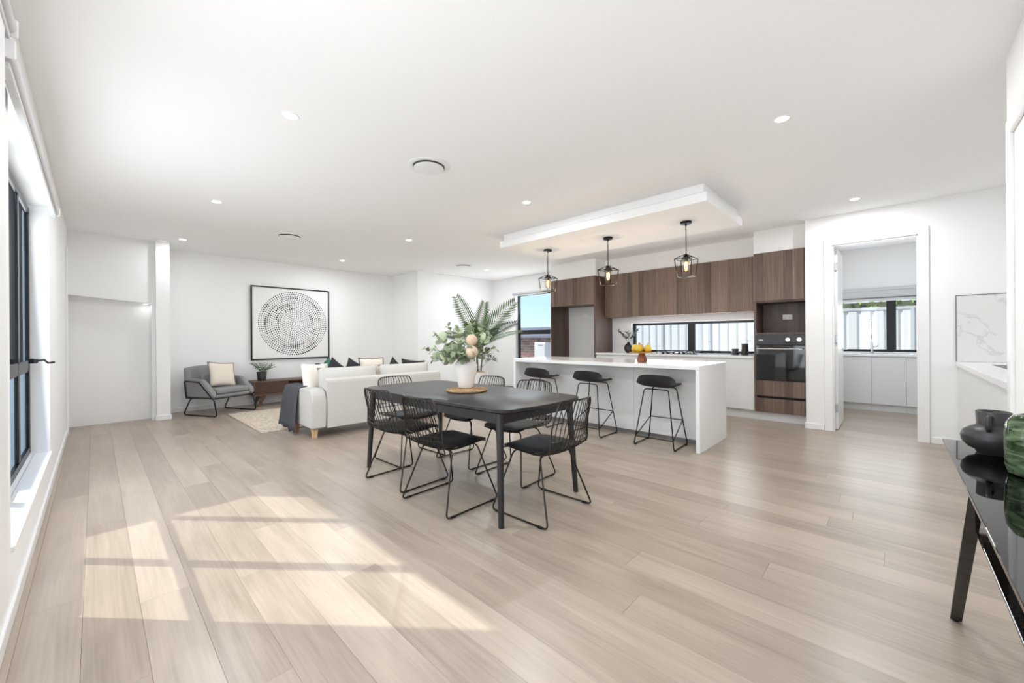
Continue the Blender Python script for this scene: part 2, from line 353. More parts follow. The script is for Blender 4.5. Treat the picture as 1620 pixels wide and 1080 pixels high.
def tag(o, label=None, cat=None, group=None, kind=None):
    if label: o['label'] = label
    if cat: o['category'] = cat
    if group: o['group'] = group
    if kind: o['kind'] = kind
    return o
def thing(name, label, cat, loc=(0, 0, 0), rz=0.0, group=None):
    o = bpy.data.objects.new(name, None); COL.objects.link(o); o.location = loc; o.rotation_euler = (0, 0, rz); o.empty_display_size = 0.1
    return tag(o, label, cat, group)
def struct(o, label=None): return tag(o, label, None, None, 'structure')
def copy_tree(o, parent=None):
    c = o.copy(); COL.objects.link(c); c.parent = parent
    for ch in list(o.children): copy_tree(ch, c)
    return c
def fillet(pts, r, seg=5, loop=False):
    pts = [Vector(p) for p in pts]; out = []; N = len(pts)
    for i, p in enumerate(pts):
        if not loop and i in (0, N - 1): out.append(p); continue
        a = pts[i - 1] - p; b = pts[(i + 1) % N] - p
        d = min(r, a.length * 0.45, b.length * 0.45); A = p + a.normalized() * d; Bq = p + b.normalized() * d
        for k in range(seg + 1):
            t = k / seg; out.append(A * (1 - t) ** 2 + p * 2 * t * (1 - t) + Bq * t * t)
    return out
def rrect(hx, hy, r, seg=5, bx=0.0, by=0.0):
    """rounded rectangle outline, sides bowed outwards by bx / by"""
    out = []
    for cx, cy, a0 in ((1, 1, 0), (-1, 1, 90), (-1, -1, 180), (1, -1, 270)):
        for k in range(seg + 1):
            a = math.radians(a0 + 90 * k / seg); out.append([cx * (hx - r) + r * math.cos(a), cy * (hy - r) + r * math.sin(a)])
        # intermediate points on the following side
        nxt = {0: ((-1, 1)), 90: ((-1, -1)), 180: ((1, -1)), 270: ((1, 1))}[a0]
        if a0 in (0, 180):
            x0, x1 = cx * (hx - r), nxt[0] * (hx - r); y = cy * hy
            for k in range(1, 8): out.append([x0 + (x1 - x0) * k / 8, y])
        else:
            y0, y1 = cy * (hy - r), nxt[1] * (hy - r); x = cx * hx
            for k in range(1, 8): out.append([x, y0 + (y1 - y0) * k / 8])
    res = []
    for x, y in out:
        res.append((x + math.copysign(bx * max(0.0, 1 - (y / hy) ** 2), x) * (abs(x) / hx), y + math.copysign(by * max(0.0, 1 - (x / hx) ** 2), y) * (abs(y) / hy)))
    return res
def pillow(name, mat, w, h, t, parent=None, n=12, pinch=0.10):
    b = B()
    for sgn in (1, -1):
        grid = []
        for i in range(n + 1):
            row = []
            for j in range(n + 1):
                u = -1 + 2 * i / n; v = -1 + 2 * j / n
                k = 1 - pinch * (1 - v * v) * abs(u) ** 3; k2 = 1 - pinch * (1 - u * u) * abs(v) ** 3
                th = t / 2 * ((1 - abs(u) ** 2.6) * (1 - abs(v) ** 2.6)) ** 0.55
                row.append((u * w / 2 * k, sgn * th, v * h / 2 * k2))
            grid.append(row)
        b.surf(grid)
    bmesh.ops.remove_doubles(b.bm, verts=b.bm.verts, dist=1e-5)
    return b.build(name, mat, parent, smooth=True, world=False)

# ------------------------------------------------------------------ room shell
ZC = 2.73
XL, YB, YF, XD, XK = -0.26, -0.46, 8.73, 6.45, 7.25
# floor: sub-floor slab plus loose-laid planks (each plank its own piece)
floor = struct(B().box(-0.42, 9.4, -1.4, 9.0, -0.14, -0.013).build('floor', 'subfloor'))
PW = 0.18
plank_cache = {}
def plank(x0, x1, y0, y1):
    key = (round(x1 - x0, 3), round(y1 - y0, 3))
    if key not in plank_cache:
        hx, hy = (x1 - x0) / 2 - 0.0003, (y1 - y0) / 2 - 0.0003; b = B(); c = 0.0007
        b.ring_loft([[(-hx, -hy, -0.012), (hx, -hy, -0.012), (hx, hy, -0.012), (-hx, hy, -0.012)], [(-hx, -hy, -c), (hx, -hy, -c), (hx, hy, -c), (-hx, hy, -c)],
                     [(-hx + c, -hy + c, 0), (hx - c, -hy + c, 0), (hx - c, hy - c, 0), (-hx + c, hy - c, 0)]])
        plank_cache[key] = b.mesh('plank', 'plank')
    o = bpy.data.objects.new('plank', plank_cache[key]); COL.objects.link(o); o.parent = floor; o.location = ((x0 + x1) / 2, (y0 + y1) / 2, 0)
k0 = math.floor((XL - 2.477) / PW)
x = 2.477 + k0 * PW
prev_off = 0
while x < 8.75:
    xa, xb = max(x, XL), min(x + PW, 8.78)
    xm = (xa + xb) / 2
    if xm < 3.4: spans = [(YB, YF)]
    elif xm < 4.95: spans = [(-1.1, YF)]
    elif xm < 6.44: spans = [(-1.1, 7.9)]
    elif xm < 6.75: spans = [(-1.1, 0.84), (0.84, 7.9)]
    elif xm < 7.24: spans = [(-1.1, 0.72), (5.2, 7.9)]
    else: spans = [(-1.1, 0.72)]
    for (ya, yb) in spans:
        off = (prev_off + random.uniform(0.5, 1.3)) % 1.83; prev_off = off
        y = ya
        nxt = ya + off if off > 0.35 else ya + off + 1.83
        while y < yb - 1e-4:
            e = min(nxt, yb)
            if yb - e < 0.25: e = yb
            plank(xa, xb, round(y, 2), round(e, 2)); y = round(e, 2); nxt = y + 1.83
    x += PW

struct(B().box(-0.42, 7.5, -1.4, 9.0, ZC, ZC + 0.16).build('ceiling', 'ceiling'))
struct(B().box(7.5, 9.4, -1.4, 0.83, ZC, ZC + 0.03).build('ceiling_pantry', 'ceiling'))
# stepped ceiling drop above the island
drop = struct(B().box(4.18, 5.36, 1.35, 4.14, 2.648, ZC - 0.0005).build('ceiling_drop', 'ceiling'))
B().box(4.24, 5.30, 1.41, 4.08, 2.632, 2.648).build('shadow_gap', 'ceiling', drop)
B().box(4.14, 5.40, 1.31, 4.19, 2.54, 2.632).build('lower_step', 'ceiling', drop)

# left wall with the wide window recess and a second window near the camera
b = B(); WX0 = -0.40
b.box(WX0, XL, -1.4, 0.35, 0, ZC); b.box(WX0, XL, 0.35, 2.05, 0, 0.29); b.box(WX0, XL, 0.35, 2.05, 2.31, ZC)
b.box(WX0, XL, 2.05, 2.815, 0, ZC); b.box(WX0, XL, 2.815, 5.05, 0, 0.29); b.box(WX0, XL, 2.815, 5.05, 2.31, ZC); b.box(WX0, XL, 5.05, 9.0, 0, ZC)
wl = struct(b.build('wall_left', 'wall'))
# far wall, the return block beside the sofa, niche surround
struct(B().box(0.80, 4.95, YF, 9.0, 0, ZC).build('wall_far', 'wall'))
struct(B().box(4.95, 7.5, 7.62, 9.0, 0, ZC).build('wall_return', 'wall'))
b = B()
b.prism([(XL, 1.87), (0.60, 1.80), (0.60, ZC), (XL, ZC)], 'y', 8.14, 8.30)
b.box(0.64, 0.80, 8.04, 9.0, 0, ZC); b.box(0.60, 0.64, 8.14, 9.0, 0, ZC)
b.box(-0.40, 0.60, 8.36, 9.0, 0, ZC)
struct(b.build('wall_niche', 'wall'))
# sloping soffit of the under-stair niche
struct(B().prism([(XL, 1.85), (0.60, 1.775), (0.60, 1.865), (XL, 1.94)], 'y', 8.141, 8.36).build('ceiling_niche', 'wall'))
# kitchen wall with the narrow window and the tall bench window
b = B(); KX1 = 7.42
b.box(XK, KX1, 6.80, 7.62, 0, ZC); b.box(XK, KX1, 5.70, 6.80, 0, 0.33); b.box(XK, KX1, 5.70, 6.80, 2.31, ZC)
b.box(XK, KX1, 3.70, 5.70, 0, ZC); b.box(XK, KX1, 1.50, 3.70, 0, 0.925); b.box(XK, KX1, 1.50, 3.70, 1.485, ZC); b.box(XK, KX1, 0.72, 1.50, 0, ZC)
b.box(6.98, XK, 1.46, 4.11, 2.435, ZC); b.box(6.63, XK, 4.11, 5.20, 2.405, ZC); b.box(6.63, XK, 0.83, 1.46, 2.405, ZC)
struct(b.build('wall_kitchen', 'wall'))
# pantry partition with the doorway
b = B(); b.box(XD, 6.58, 0.55, 0.83, 0, ZC); b.box(XD, 6.58, -0.21, 0.55, 2.35, ZC); b.box(XD, 6.58, -1.4, -0.21, 0, ZC)
struct(b.build('wall_door', 'wall'))
b = B(); b.box(6.58, 9.27, 0.72, 0.83, 0, ZC)
struct(b.build('wall_pantry_side', 'wall'))
b = B(); b.box(9.25, 9.4, -1.4, 0.83, 0, 0.93); b.box(9.25, 9.4, -1.4, 0.83, 1.95, ZC); b.box(9.25, 9.4, -1.4, -0.75, 0.93, 1.95); b.box(9.25, 9.4, 0.70, 0.83, 0.93, 1.95)
struct(b.build('wall_pantry_back', 'wall'))
struct(B().box(6.58, 9.25, -1.4, -1.12, 0, ZC).build('wall_pantry_end', 'wall'))
# wall behind the glass console and the nook beyond it
struct(B().box(-0.42, 3.48, -0.60, YB, 0, ZC).build('wall_back', 'wall'))
struct(B().box(3.30, 6.45, -1.4, -1.1, 0, ZC).build('wall_nook', 'wall'))
struct(B().box(3.30, 3.48, -1.1, -0.6, 0, ZC).build('wall_nook_return', 'wall'))

# baseboards
def base(name, *boxes):
    b = B()
    for q in boxes: b.box(*q, bevel=0.004, seg=1)
    return struct(b.build(name, 'trim'))
base('baseboard_left', (XL, XL + 0.014, YB, 7.70, 0, 0.075))
base('baseboard_far', (0.815, 4.94, YF - 0.014, YF, 0, 0.075))
base('baseboard_return', (4.936, 4.95, 7.61, YF - 0.014, 0, 0.075), (4.936, 7.24, 7.606, 7.62, 0, 0.075))
base('baseboard_post', (0.626, 0.814, 8.026, 8.04, 0, 0.075), (0.80, 0.814, 8.04, 8.716, 0, 0.075), (0.626, 0.64, 8.04, 8.14, 0, 0.075), (0.586, 0.626, 8.126, 8.14, 0, 0.075))
base('baseboard_kitchen', (XK - 0.014, XK, 5.22, 7.606, 0, 0.075))
base('baseboard_door', (XD - 0.014, XD, 0.64, 0.83, 0, 0.075), (XD - 0.014, XD, -0.50, -0.30, 0, 0.075), (XD - 0.014, 6.62, 0.83, 0.844, 0, 0.075))
base('baseboard_back', (XL + 0.02, 3.28, YB, YB + 0.014, 0, 0.075))
# architraves
def arch_x(name, X, y0, y1, h, w=0.085, t=0.018):
    b = B(); b.box(X - t, X, y0 - w, y0, 0, h + w, 0.004, 1); b.box(X - t, X, y1, y1 + w, 0, h + w, 0.004, 1); b.box(X - t, X, y0, y1, h, h + w, 0.004, 1)
    b.box(X, X + 0.13, y0 - 0.001, y0 + 0.012, 0, h); b.box(X, X + 0.13, y1 - 0.012, y1 + 0.001, 0, h); b.box(X, X + 0.13, y0, y1, h - 0.012, h + 0.001)
    return struct(b.build(name, 'trim'))
arch_x('trim_1', XD, -0.21, 0.55, 2.35)
b = B(); b.box(XL, XL + 0.02, 7.70, 7.785, 0, 2.43, 0.004, 1); struct(b.build('trim_2', 'trim'))
b = B(); b.box(3.30, 3.385, YB, YB + 0.018, 0, 2.34, 0.004, 1); b.box(2.35, 3.30, YB, YB + 0.018, 2.255, 2.34, 0.004, 1); struct(b.build('trim_3', 'trim'))
struct(B().box(XL, XL + 0.042, 2.07, 2.30, 0.27, 2.33, 0.003, 1).build('trim_5', 'trim'))

# ------------------------------------------------------------------ windows
def window_x(name, X, y0, y1, z0, z1, bars_y=(), bars_z=(), fw=0.045, d=0.05, bw=0.10, label=None):
    b = B(); b.box(X - d / 2, X + d / 2, y0, y0 + fw, z0, z1); b.box(X - d / 2, X + d / 2, y1 - fw, y1, z0, z1)
    b.box(X - d / 2, X + d / 2, y0, y1, z0, z0 + fw); b.box(X - d / 2, X + d / 2, y0, y1, z1 - fw, z1)
    w = struct(b.build(name, 'black_frame'))
    for y in bars_y: B().box(X - d / 2 + 0.001, X + d / 2 - 0.001, y - bw / 2, y + bw / 2, z0 + fw, z1 - fw, 0.004, 1).build('mullion', 'black_frame', w)
    for z in bars_z: B().box(X - d / 2 + 0.002, X + d / 2 - 0.002, y0 + fw, y1 - fw, z - bw / 2, z + bw / 2, 0.004, 1).build('transom', 'black_frame', w)
    ys = [y0 + fw] + sorted(bars_y) + [y1 - fw]; zs = [z0 + fw] + sorted(bars_z) + [z1 - fw]
    for a, c in zip(ys, ys[1:]):
        for e, g in zip(zs, zs[1:]):
            B().box(X - 0.003, X + 0.003, a, c, e, g).build('pane', 'glass', w)
    return w
w1 = window_x('window_1', -0.375, 2.80, 5.05, 0.31, 2.28, (3.59, 4.40), (1.01,), fw=0.05, bw=0.09, d=0.022)
# winder handle on the transom
b = B(); b.box(-0.345, -0.30, 4.66, 4.76, 1.04, 1.075, 0.006, 1); b.tube([(-0.31, 4.70, 1.06), (-0.27, 4.70, 1.065), (-0.25, 4.70, 1.04), (-0.215, 4.70, 1.045)], 0.008)
b.build('winder_handle', 'black_metal', w1)
struct(B().box(XL - 0.085, XL + 0.012, 2.815, 5.05, 0.275, 0.30, 0.004, 1).build('trim_4', 'trim'))
w2 = window_x('window_2', -0.375, 0.35, 2.05, 0.31, 2.30, (1.2,), (1.01,), fw=0.05, bw=0.095)
w3 = window_x('window_3', 7.36, 5.70, 6.80, 0.335, 2.305, (), (1.36,), fw=0.05, bw=0.10)
w4 = window_x('window_4', 7.36, 1.50, 3.70, 0.93, 1.48, (2.60,), (), fw=0.04, bw=0.12)
w5 = window_x('window_5', 9.33, -0.75, 0.70, 0.935, 1.945, (0.02,), (), fw=0.04, bw=0.12)

# roller blinds
def blind(name, label, X, y0, y1, z, fall, sgn, mat='blind'):
    t = thing(name, label, 'roller blind', (X, (y0 + y1) / 2, z))
    b = B(); b.tube([(X, y0, z), (X, y1, z)], 0.026, 14); b.build('roller_tube', mat, t, smooth='auto')
    B().box(X - 0.002 * sgn - 0.001, X - 0.002 * sgn + 0.001, y0 + 0.02, y1 - 0.02, z - fall, z).build('fabric', mat, t)
    B().box(X - 0.012, X + 0.012, y0 + 0.02, y1 - 0.02, z - fall - 0.012, z - fall + 0.012, 0.003, 1).build('bottom_rail', mat, t)
    for y in (y0 - 0.006, y1 + 0.006): B().box(X - 0.03, X + 0.03, y - 0.005, y + 0.005, z - 0.035, z + 0.035, 0.004, 1).build('bracket', 'trim', t)
    return t
blind('roller_blind', 'rolled-up pale grey blind over the wide sunlit window', XL + 0.033, 2.36, 5.04, 2.285, 0.05, 1)
blind('roller_blind', 'pale grey rolled blind above the corner window by the console', XL + 0.033, 0.36, 2.42, 2.40, 0.05, 1)
blind('roller_blind', 'pale grey roller blind above the narrow kitchen window with sky view', XK - 0.033, 5.72, 6.86, 2.315, 0.05, -1)
t = thing('roller_blind', 'half-lowered grey blind above the pantry sink window', 'roller blind', (9.2, -0.02, 1.9))
B().box(9.195, 9.199, -0.72, 0.70, 1.84, 2.0).build('fabric', 'blind', t); B().box(9.185, 9.205, -0.72, 0.70, 1.795, 1.845, 0.004, 1).build('bottom_rail', 'blind', t)
B().tube([(9.2, -0.74, 2.0), (9.2, 0.70, 2.0)], 0.03, 14).build('roller_tube', 'blind', t, smooth='auto')
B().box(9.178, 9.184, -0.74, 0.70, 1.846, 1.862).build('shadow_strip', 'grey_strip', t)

# ------------------------------------------------------------------ ceiling fittings
def downlight(x, y, label, z=ZC, watts=None):
    t = thing('downlight', label, 'downlight', (x, y, z), 0, 'recessed ceiling downlights')
    b = B(); n = 24
    b.ring_loft([[(x + r * math.cos(2 * PI * i / n), y + r * math.sin(2 * PI * i / n), z + dz) for i in range(n)] for r, dz in ((0.038, -0.001), (0.042, -0.006), (0.050, -0.004), (0.052, -0.0005))], cap=False)
    b.build('bezel', 'trim', t, smooth='auto')
    B().lathe([(0.0385, -0.0035), (0.0385, -0.0015)], 24, (x, y, z)).build('diffuser', 'led', t)
    l = bpy.data.lights.new('downlight_lamp', 'AREA'); l.shape = 'DISK'; l.size = 0.08; l.energy = watts or DOWNLIGHT_W; l.color = (0.93, 0.97, 1.0)
    o = bpy.data.objects.new('downlight_lamp', l); COL.objects.link(o); o.parent = t; o.location = (0, 0, -0.012)
DL = [(0.93, 2.96, 'lit downlight in the bare ceiling left of the round vent, nearest the wide window'), (0.93, 5.365, 'lit downlight above the empty floor before the armchair'),
      (0.92, 7.71, 'lit downlight by the smoke alarm at the white post'), (3.335, 0.555, 'lit downlight nearest the top edge on the pantry side of the ceiling'),
      (3.35, 2.96, 'lit downlight just in front of the stepped ceiling drop'), (3.34, 5.37, 'lit downlight over the open floor beyond the sofa back'),
      (3.29, 7.65, 'lit downlight in front of the dotted artwork'), (5.85, 0.30, 'lit downlight above the pantry doorway'), (5.99, 6.49, 'lit downlight beside the narrow kitchen window corner')]
for x, y, lb in DL: downlight(x, y, lb, watts=3.0 if y > 7.6 and x < 1 else None)
downlight(0.93, 0.555, 'lit downlight over the corner by the console')
downlight(7.9, 0.0, 'lit downlight in the pantry ceiling', watts=4.0)
def vent(x, y, label):
    t = thing('ceiling_vent', label, 'air vent', (x, y, ZC), 0, 'round ceiling air vents')
    b = B(); b.lathe([(0.178, -0.0005), (0.178, -0.006), (0.150, -0.014), (0.138, -0.010), (0.138, -0.0005)], 40, (x, y, ZC), cap=False); b.build('ring', 'trim', t, smooth='auto')
    B().lathe([(0.136, -0.001), (0.136, -0.003)], 40, (x, y, ZC)).build('throat', 'grey_strip', t)
    B().lathe([(0.02, -0.006), (0.128, -0.020), (0.131, -0.026), (0.12, -0.030), (0.03, -0.033)], 40, (x, y, ZC)).build('disc', 'trim', t, smooth='auto')
vent(2.04, 2.95, 'large round white ceiling vent above the dining table'); vent(1.97, 6.36, 'round white ceiling vent above the rug and sofa'); vent(5.29, 6.43, 'round white ceiling vent above the potted palm')
t = thing('smoke_alarm', 'white smoke alarm on the ceiling at the head of the post', 'smoke alarm', (0.70, 7.95, ZC))
B().lathe([(0.062, -0.0005), (0.062, -0.012), (0.052, -0.032), (0.030, -0.038)], 24, (0.70, 7.95, ZC)).build('body', 'trim', t, smooth='auto')
B().lathe([(0.012, -0.038), (0.012, -0.043), (0.006, -0.045)], 12, (0.70, 7.95, ZC)).build('test_button', 'outlet', t)
t = thing('motion_sensor', 'small white motion sensor high on the return wall', 'sensor', (4.95, 8.2, 2.42))
B().box(4.915, 4.9495, 8.17, 8.235, 2.36, 2.47, 0.012, 3).build('housing', 'trim', t, wn=True); B().sphere((4.915, 8.2, 2.39), 0.018, 10, 6).build('lens', 'outlet', t, smooth=True)
# small spotlight in the sloping niche
t = thing('niche_spotlight', 'tiny lit spotlight under the sloping niche soffit', 'downlight', (0.535, 8.25, 1.776))
B().lathe([(0.030, 0.004), (0.030, -0.004), (0.024, -0.006)], 16, (0.535, 8.25, 1.776)).build('bezel', 'trim', t); B().lathe([(0.022, -0.0065), (0.022, -0.0085)], 16, (0.535, 8.25, 1.776)).build('diffuser', 'led', t)
l = bpy.data.lights.new('niche_lamp', 'AREA'); l.shape = 'DISK'; l.size = 0.04; l.energy = 0.06; o = bpy.data.objects.new('niche_lamp', l); COL.objects.link(o); o.parent = t; o.location = (0, 0, -0.02)

# ------------------------------------------------------------------ kitchen joinery
def unit(name, label, cat, x, y, group=None): return thing(name, label, cat, (x, y, 0), 0, group)
# wall cabinets
for (y0, y1, lb) in ((1.465, 2.151, 'walnut wall cabinet next to the oven tower'), (2.151, 2.682, 'walnut wall cabinet second from the oven tower'),
                     (2.682, 3.375, 'walnut wall cabinet third from the oven tower'), (3.375, 4.105, 'walnut wall cabinet against the fridge surround')):
    t = thing('wall_cabinet', lb, 'cabinet', (7.1, (y0 + y1) / 2, 1.6), 0, 'walnut wall cabinets over the bench')
    B().box(6.972, 7.248, y0 + 0.001, y1 - 0.001, 1.600, 2.433).build('body', 'walnut_dark', t)
    B().box(6.950, 6.970, y0 + 0.0015, y1 - 0.0015, 1.597, 2.433, 0.001, 1).build('door', 'walnut', t)
# fridge surround
t = thing('fridge_surround', 'walnut fridge surround with white back panel beside the narrow window', 'cabinet', (6.93, 4.66, 0))
B().box(6.62, 7.248, 5.178, 5.198, 0.0, 2.403).build('side_panel', 'walnut_dark', t); B().box(6.62, 7.248, 4.112, 4.150, 0.0, 2.403).build('side_panel', 'walnut_dark', t)
B().box(6.642, 7.248, 4.152, 5.176, 1.868, 2.403).build('body', 'walnut_dark', t)
for a, c in ((4.151, 4.664), (4.666, 5.177)): B().box(6.62, 6.640, a, c, 1.858, 2.403, 0.001, 1).build('door', 'walnut', t)
B().box(7.236, 7.2485, 4.152, 5.176, 0.0, 1.866).build('back_panel', 'white_cab', t)
t = thing('wall_plate', 'blank white plate high on the fridge recess back', 'outlet', (7.232, 4.74, 1.7)); B().box(7.228, 7.235, 4.68, 4.80, 1.66, 1.74, 0.003, 1).build('plate', 'outlet', t); B().box(7.226, 7.229, 4.70, 4.78, 1.675, 1.725, 0.001, 1).build('insert', 'trim', t)
# base cabinets along the wall
ys = [1.461, 2.11, 2.77, 3.43, 4.108]; labs = ['white handleless base cabinet next to the oven tower', 'white base cabinet under the cooktop, oven side', 'white base cabinet under the cooktop, fridge side', 'white base cabinet against the fridge surround']
for a, c, lb in zip(ys, ys[1:], labs):
    t = unit('base_cabinet', lb, 'cabinet', 6.95, (a + c) / 2, 'white base cabinets along the wall')
    B().box(6.645, 7.24, a + 0.001, c - 0.001, 0.135, 0.892).build('body', 'white_cab', t); B().box(6.622, 6.643, a + 0.0015, c - 0.0015, 0.14, 0.872, 0.0015, 1).build('door', 'white_cab', t)
    B().box(6.70, 6.715, a + 0.001, c - 0.001, 0.0, 0.134).build('kickboard', 'white_cab', t)
t = thing('kitchen_benchtop', 'white stone bench top along the kitchen wall under the long window', 'bench top', (6.93, 2.78, 0.893))
B().box(6.605, 7.2485, 1.462, 4.110, 0.893, 0.925, 0.002, 1).build('slab', 'stone', t)
# oven tower
t = thing('oven_tower', 'tall walnut oven cabinet with open niche and two drawers', 'cabinet', (6.93, 1.14, 0))
b = B(); b.box(6.62, 7.24, 1.432, 1.460, 0.13, 2.403); b.box(6.62, 7.24, 0.832, 0.852, 0.13, 2.403); b.box(6.643, 7.24, 0.852, 1.432, 2.37, 2.403)
b.box(6.625, 7.24, 0.852, 1.432, 1.690, 1.712); b.box(6.625, 7.24, 0.852, 1.432, 1.235, 1.262); b.box(6.643, 7.24, 0.852, 1.432, 0.56, 0.585); b.box(6.643, 7.24, 0.852, 1.432, 0.13, 0.15)
b.build('carcass', 'walnut_dark', t); B().box(7.05, 7.06, 0.852, 1.432, 1.262, 1.690).build('niche_back', 'walnut_dark', t)
B().box(6.605, 6.625, 0.836, 1.456, 1.714, 2.403, 0.001, 1).build('door', 'walnut', t)
B().box(6.605, 6.625, 0.836, 1.456, 0.362, 0.585, 0.001, 1).build('drawer_front', 'walnut', t); B().box(6.605, 6.625, 0.836, 1.456, 0.13, 0.328, 0.001, 1).build('drawer_front', 'walnut', t)
B().box(6.64, 6.66, 0.852, 1.432, 0.15, 0.56).build('rail', 'dark_void', t); B().box(6.69, 6.705, 0.832, 1.460, 0.0, 0.129).build('kickboard', 'white_cab', t)
t = thing('power_outlet', 'white double power outlet inside the oven tower niche', 'outlet', (7.045, 1.12, 1.49)); B().box(7.040, 7.0495, 1.06, 1.18, 1.455, 1.53, 0.003, 1).build('plate', 'outlet', t)
for y in (1.09, 1.15): B().box(7.037, 7.041, y - 0.008, y + 0.008, 1.505, 1.520, 0.001, 1).build('switch', 'trim', t)
for y in (1.09, 1.15):
    for dy in (-0.006, 0.006): B().box(7.039, 7.0405, y + dy - 0.0015, y + dy + 0.0015, 1.475, 1.488).build('socket_slot', 'black_metal', t)
# oven
t = thing('wall_oven', 'black glass wall oven with steel handle and two knobs', 'oven', (6.9, 1.14, 0.6))
B().box(6.632, 7.0, 0.858, 1.426, 0.590, 1.232).build('body', 'black_metal', t)
B().box(6.592, 6.630, 0.854, 1.430, 1.090, 1.234, 0.003, 1).build('control_panel', 'panel_grey', t)
d = B().box(6.590, 6.630, 0.854, 1.430, 0.592, 1.084, 0.003, 1).build('door', 'black_glass', t)
b = B(); b.tube([(6.548, 0.875, 1.035), (6.548, 1.41, 1.035)], 0.011, 10); b.tube([(6.59, 0.90, 1.035), (6.548, 0.90, 1.035)], 0.007, 8); b.tube([(6.59, 1.385, 1.035), (6.548, 1.385, 1.035)], 0.007, 8); b.build('handle', 'chrome', d, smooth='auto')
for y in (0.915, 1.045):
    b = B(); b.tube([(6.592, y, 1.165), (6.566, y, 1.165)], 0.026, 20); b.build('knob', 'chrome', t, smooth='auto')
B().box(6.5915, 6.5935, 1.345, 1.395, 1.150, 1.165).build('badge', 'steel', t)
B().box(6.5895, 6.5915, 0.95, 1.10, 1.11, 1.125).build('indicator_strip', 'black_metal', t)
# power outlet on the splashback
t = thing('power_outlet', 'white double power outlet on the splashback left of the bench window', 'outlet', (7.245, 3.95, 1.06)); B().box(7.240, 7.2495, 3.89, 4.01, 1.025, 1.10, 0.003, 1).build('plate', 'outlet', t)
for y in (3.92, 3.98): B().box(7.237, 7.241, y - 0.008, y + 0.008, 1.075, 1.09, 0.001, 1).build('switch', 'trim', t)

# island
t = thing('kitchen_island', 'white stone waterfall island with seating overhang', 'kitchen island', (4.76, 2.77, 0))
B().box(4.31, 5.215, 1.445, 4.096, 0.862, 0.906, 0.002, 1).build('worktop', 'stone', t)
B().box(4.31, 5.215, 1.445, 1.487, 0.0, 0.8615, 0.002, 1).build('waterfall_end', 'stone', t); B().box(4.31, 5.215, 4.054, 4.096, 0.0, 0.8615, 0.002, 1).build('waterfall_end', 'stone', t)
for a, c in ((1.488, 2.34), (2.342, 3.196), (3.198, 4.053)): B().box(4.640, 4.665, a, c, 0.052, 0.861, 0.001, 1).build('back_panel', 'white_cab', t)
B().box(4.667, 5.19, 1.489, 4.052, 0.06, 0.86).build('body', 'white_cab', t); B().box(4.66, 4.675, 1.489, 4.052, 0.0, 0.058).build('kickboard', 'grey_strip', t)

# cooktop on the bench
t = thing('gas_cooktop', 'black gas cooktop with cast trivets on the kitchen bench', 'cooktop', (6.93, 2.67, 0.926))
B().box(6.72, 7.16, 2.28, 3.06, 0.9255, 0.933, 0.002, 1).build('plate', 'black_metal', t)
for i, (x, y, r) in enumerate(((6.86, 2.45, .045), (7.05, 2.45, .035), (6.95, 2.68, .06), (6.86, 2.90, .04), (7.05, 2.90, .045))):
    B().lathe([(r, 0), (r, 0.012), (r * .7, 0.018), (0.01, 0.018)], 16, (x, y, 0.933)).build('burner', 'steel' if i == 2 else 'black_metal', t, smooth='auto')
for yc in (2.45, 2.68, 2.90):
    b = B()
    for dx in (-0.17, 0.17):
        for dy in (-0.09, 0.09): b.box(6.955 + dx - .006, 6.955 + dx + .006, yc + dy - .006, yc + dy + .006, 0.933, 0.962)
    for dy in (-0.09, 0.09): b.box(6.785, 7.125, yc + dy - .006, yc + dy + .006, 0.956, 0.966)
    for dx in (-0.17, 0.0, 0.17): b.box(6.955 + dx - .006, 6.955 + dx + .006, yc - 0.09, yc + 0.09, 0.956, 0.966)
    for sx in (-1, 1): b.box(6.955 + sx * .09 - .035, 6.955 + sx * .09 + .035, yc - .005, yc + .005, 0.958, 0.974)
    b.build('trivet', 'black_metal', t)
for k in range(5): B().lathe([(0.016, 0), (0.015, 0.022), (0.01, 0.024)], 12, (6.745, 2.50 + 0.09 * k, 0.933)).build('knob', 'black_metal', t, smooth='auto')

# canisters
for (y, r, h, lb) in ((1.80, 0.052, 0.085, 'short round black canister on the bench near the oven tower'), (1.665, 0.05, 0.165, 'tall black canister on the bench right beside the oven tower')):
    t = thing('canister', lb, 'canister', (6.98, y, 0.9255), 0, 'black canisters on the bench')
    B().lathe([(r * .96, 0), (r, 0.006), (r, h - .012), (r * .97, h - .010)], 24, (6.98, y, 0.9255)).build('body', 'black_ceramic', t, smooth='auto'); B().lathe([(r, h - .008), (r, h + .004), (r * .9, h + .008)], 24, (6.98, y, 0.9255)).build('lid', 'dark_void', t, smooth='auto')
# bottles behind the fruit
for (y, lb) in ((3.475, 'dark oil bottle on the bench behind the fruit, vase side'), (3.39, 'dark oil bottle on the bench behind the fruit, cooktop side')):
    t = thing('oil_bottle', lb, 'bottle', (6.95, y, 0.9255), 0, 'dark bottles behind the fruit')
    B().lathe([(0.028, 0), (0.030, 0.01), (0.030, 0.11), (0.012, 0.145), (0.012, 0.165)], 16, (6.95, y, 0.9255)).build('bottle_body', 'black_ceramic', t, smooth='auto'); B().lathe([(0.0135, 0.160), (0.0135, 0.182), (0.010, 0.184)], 12, (6.95, y, 0.9255)).build('cap', 'black_metal', t, smooth='auto')

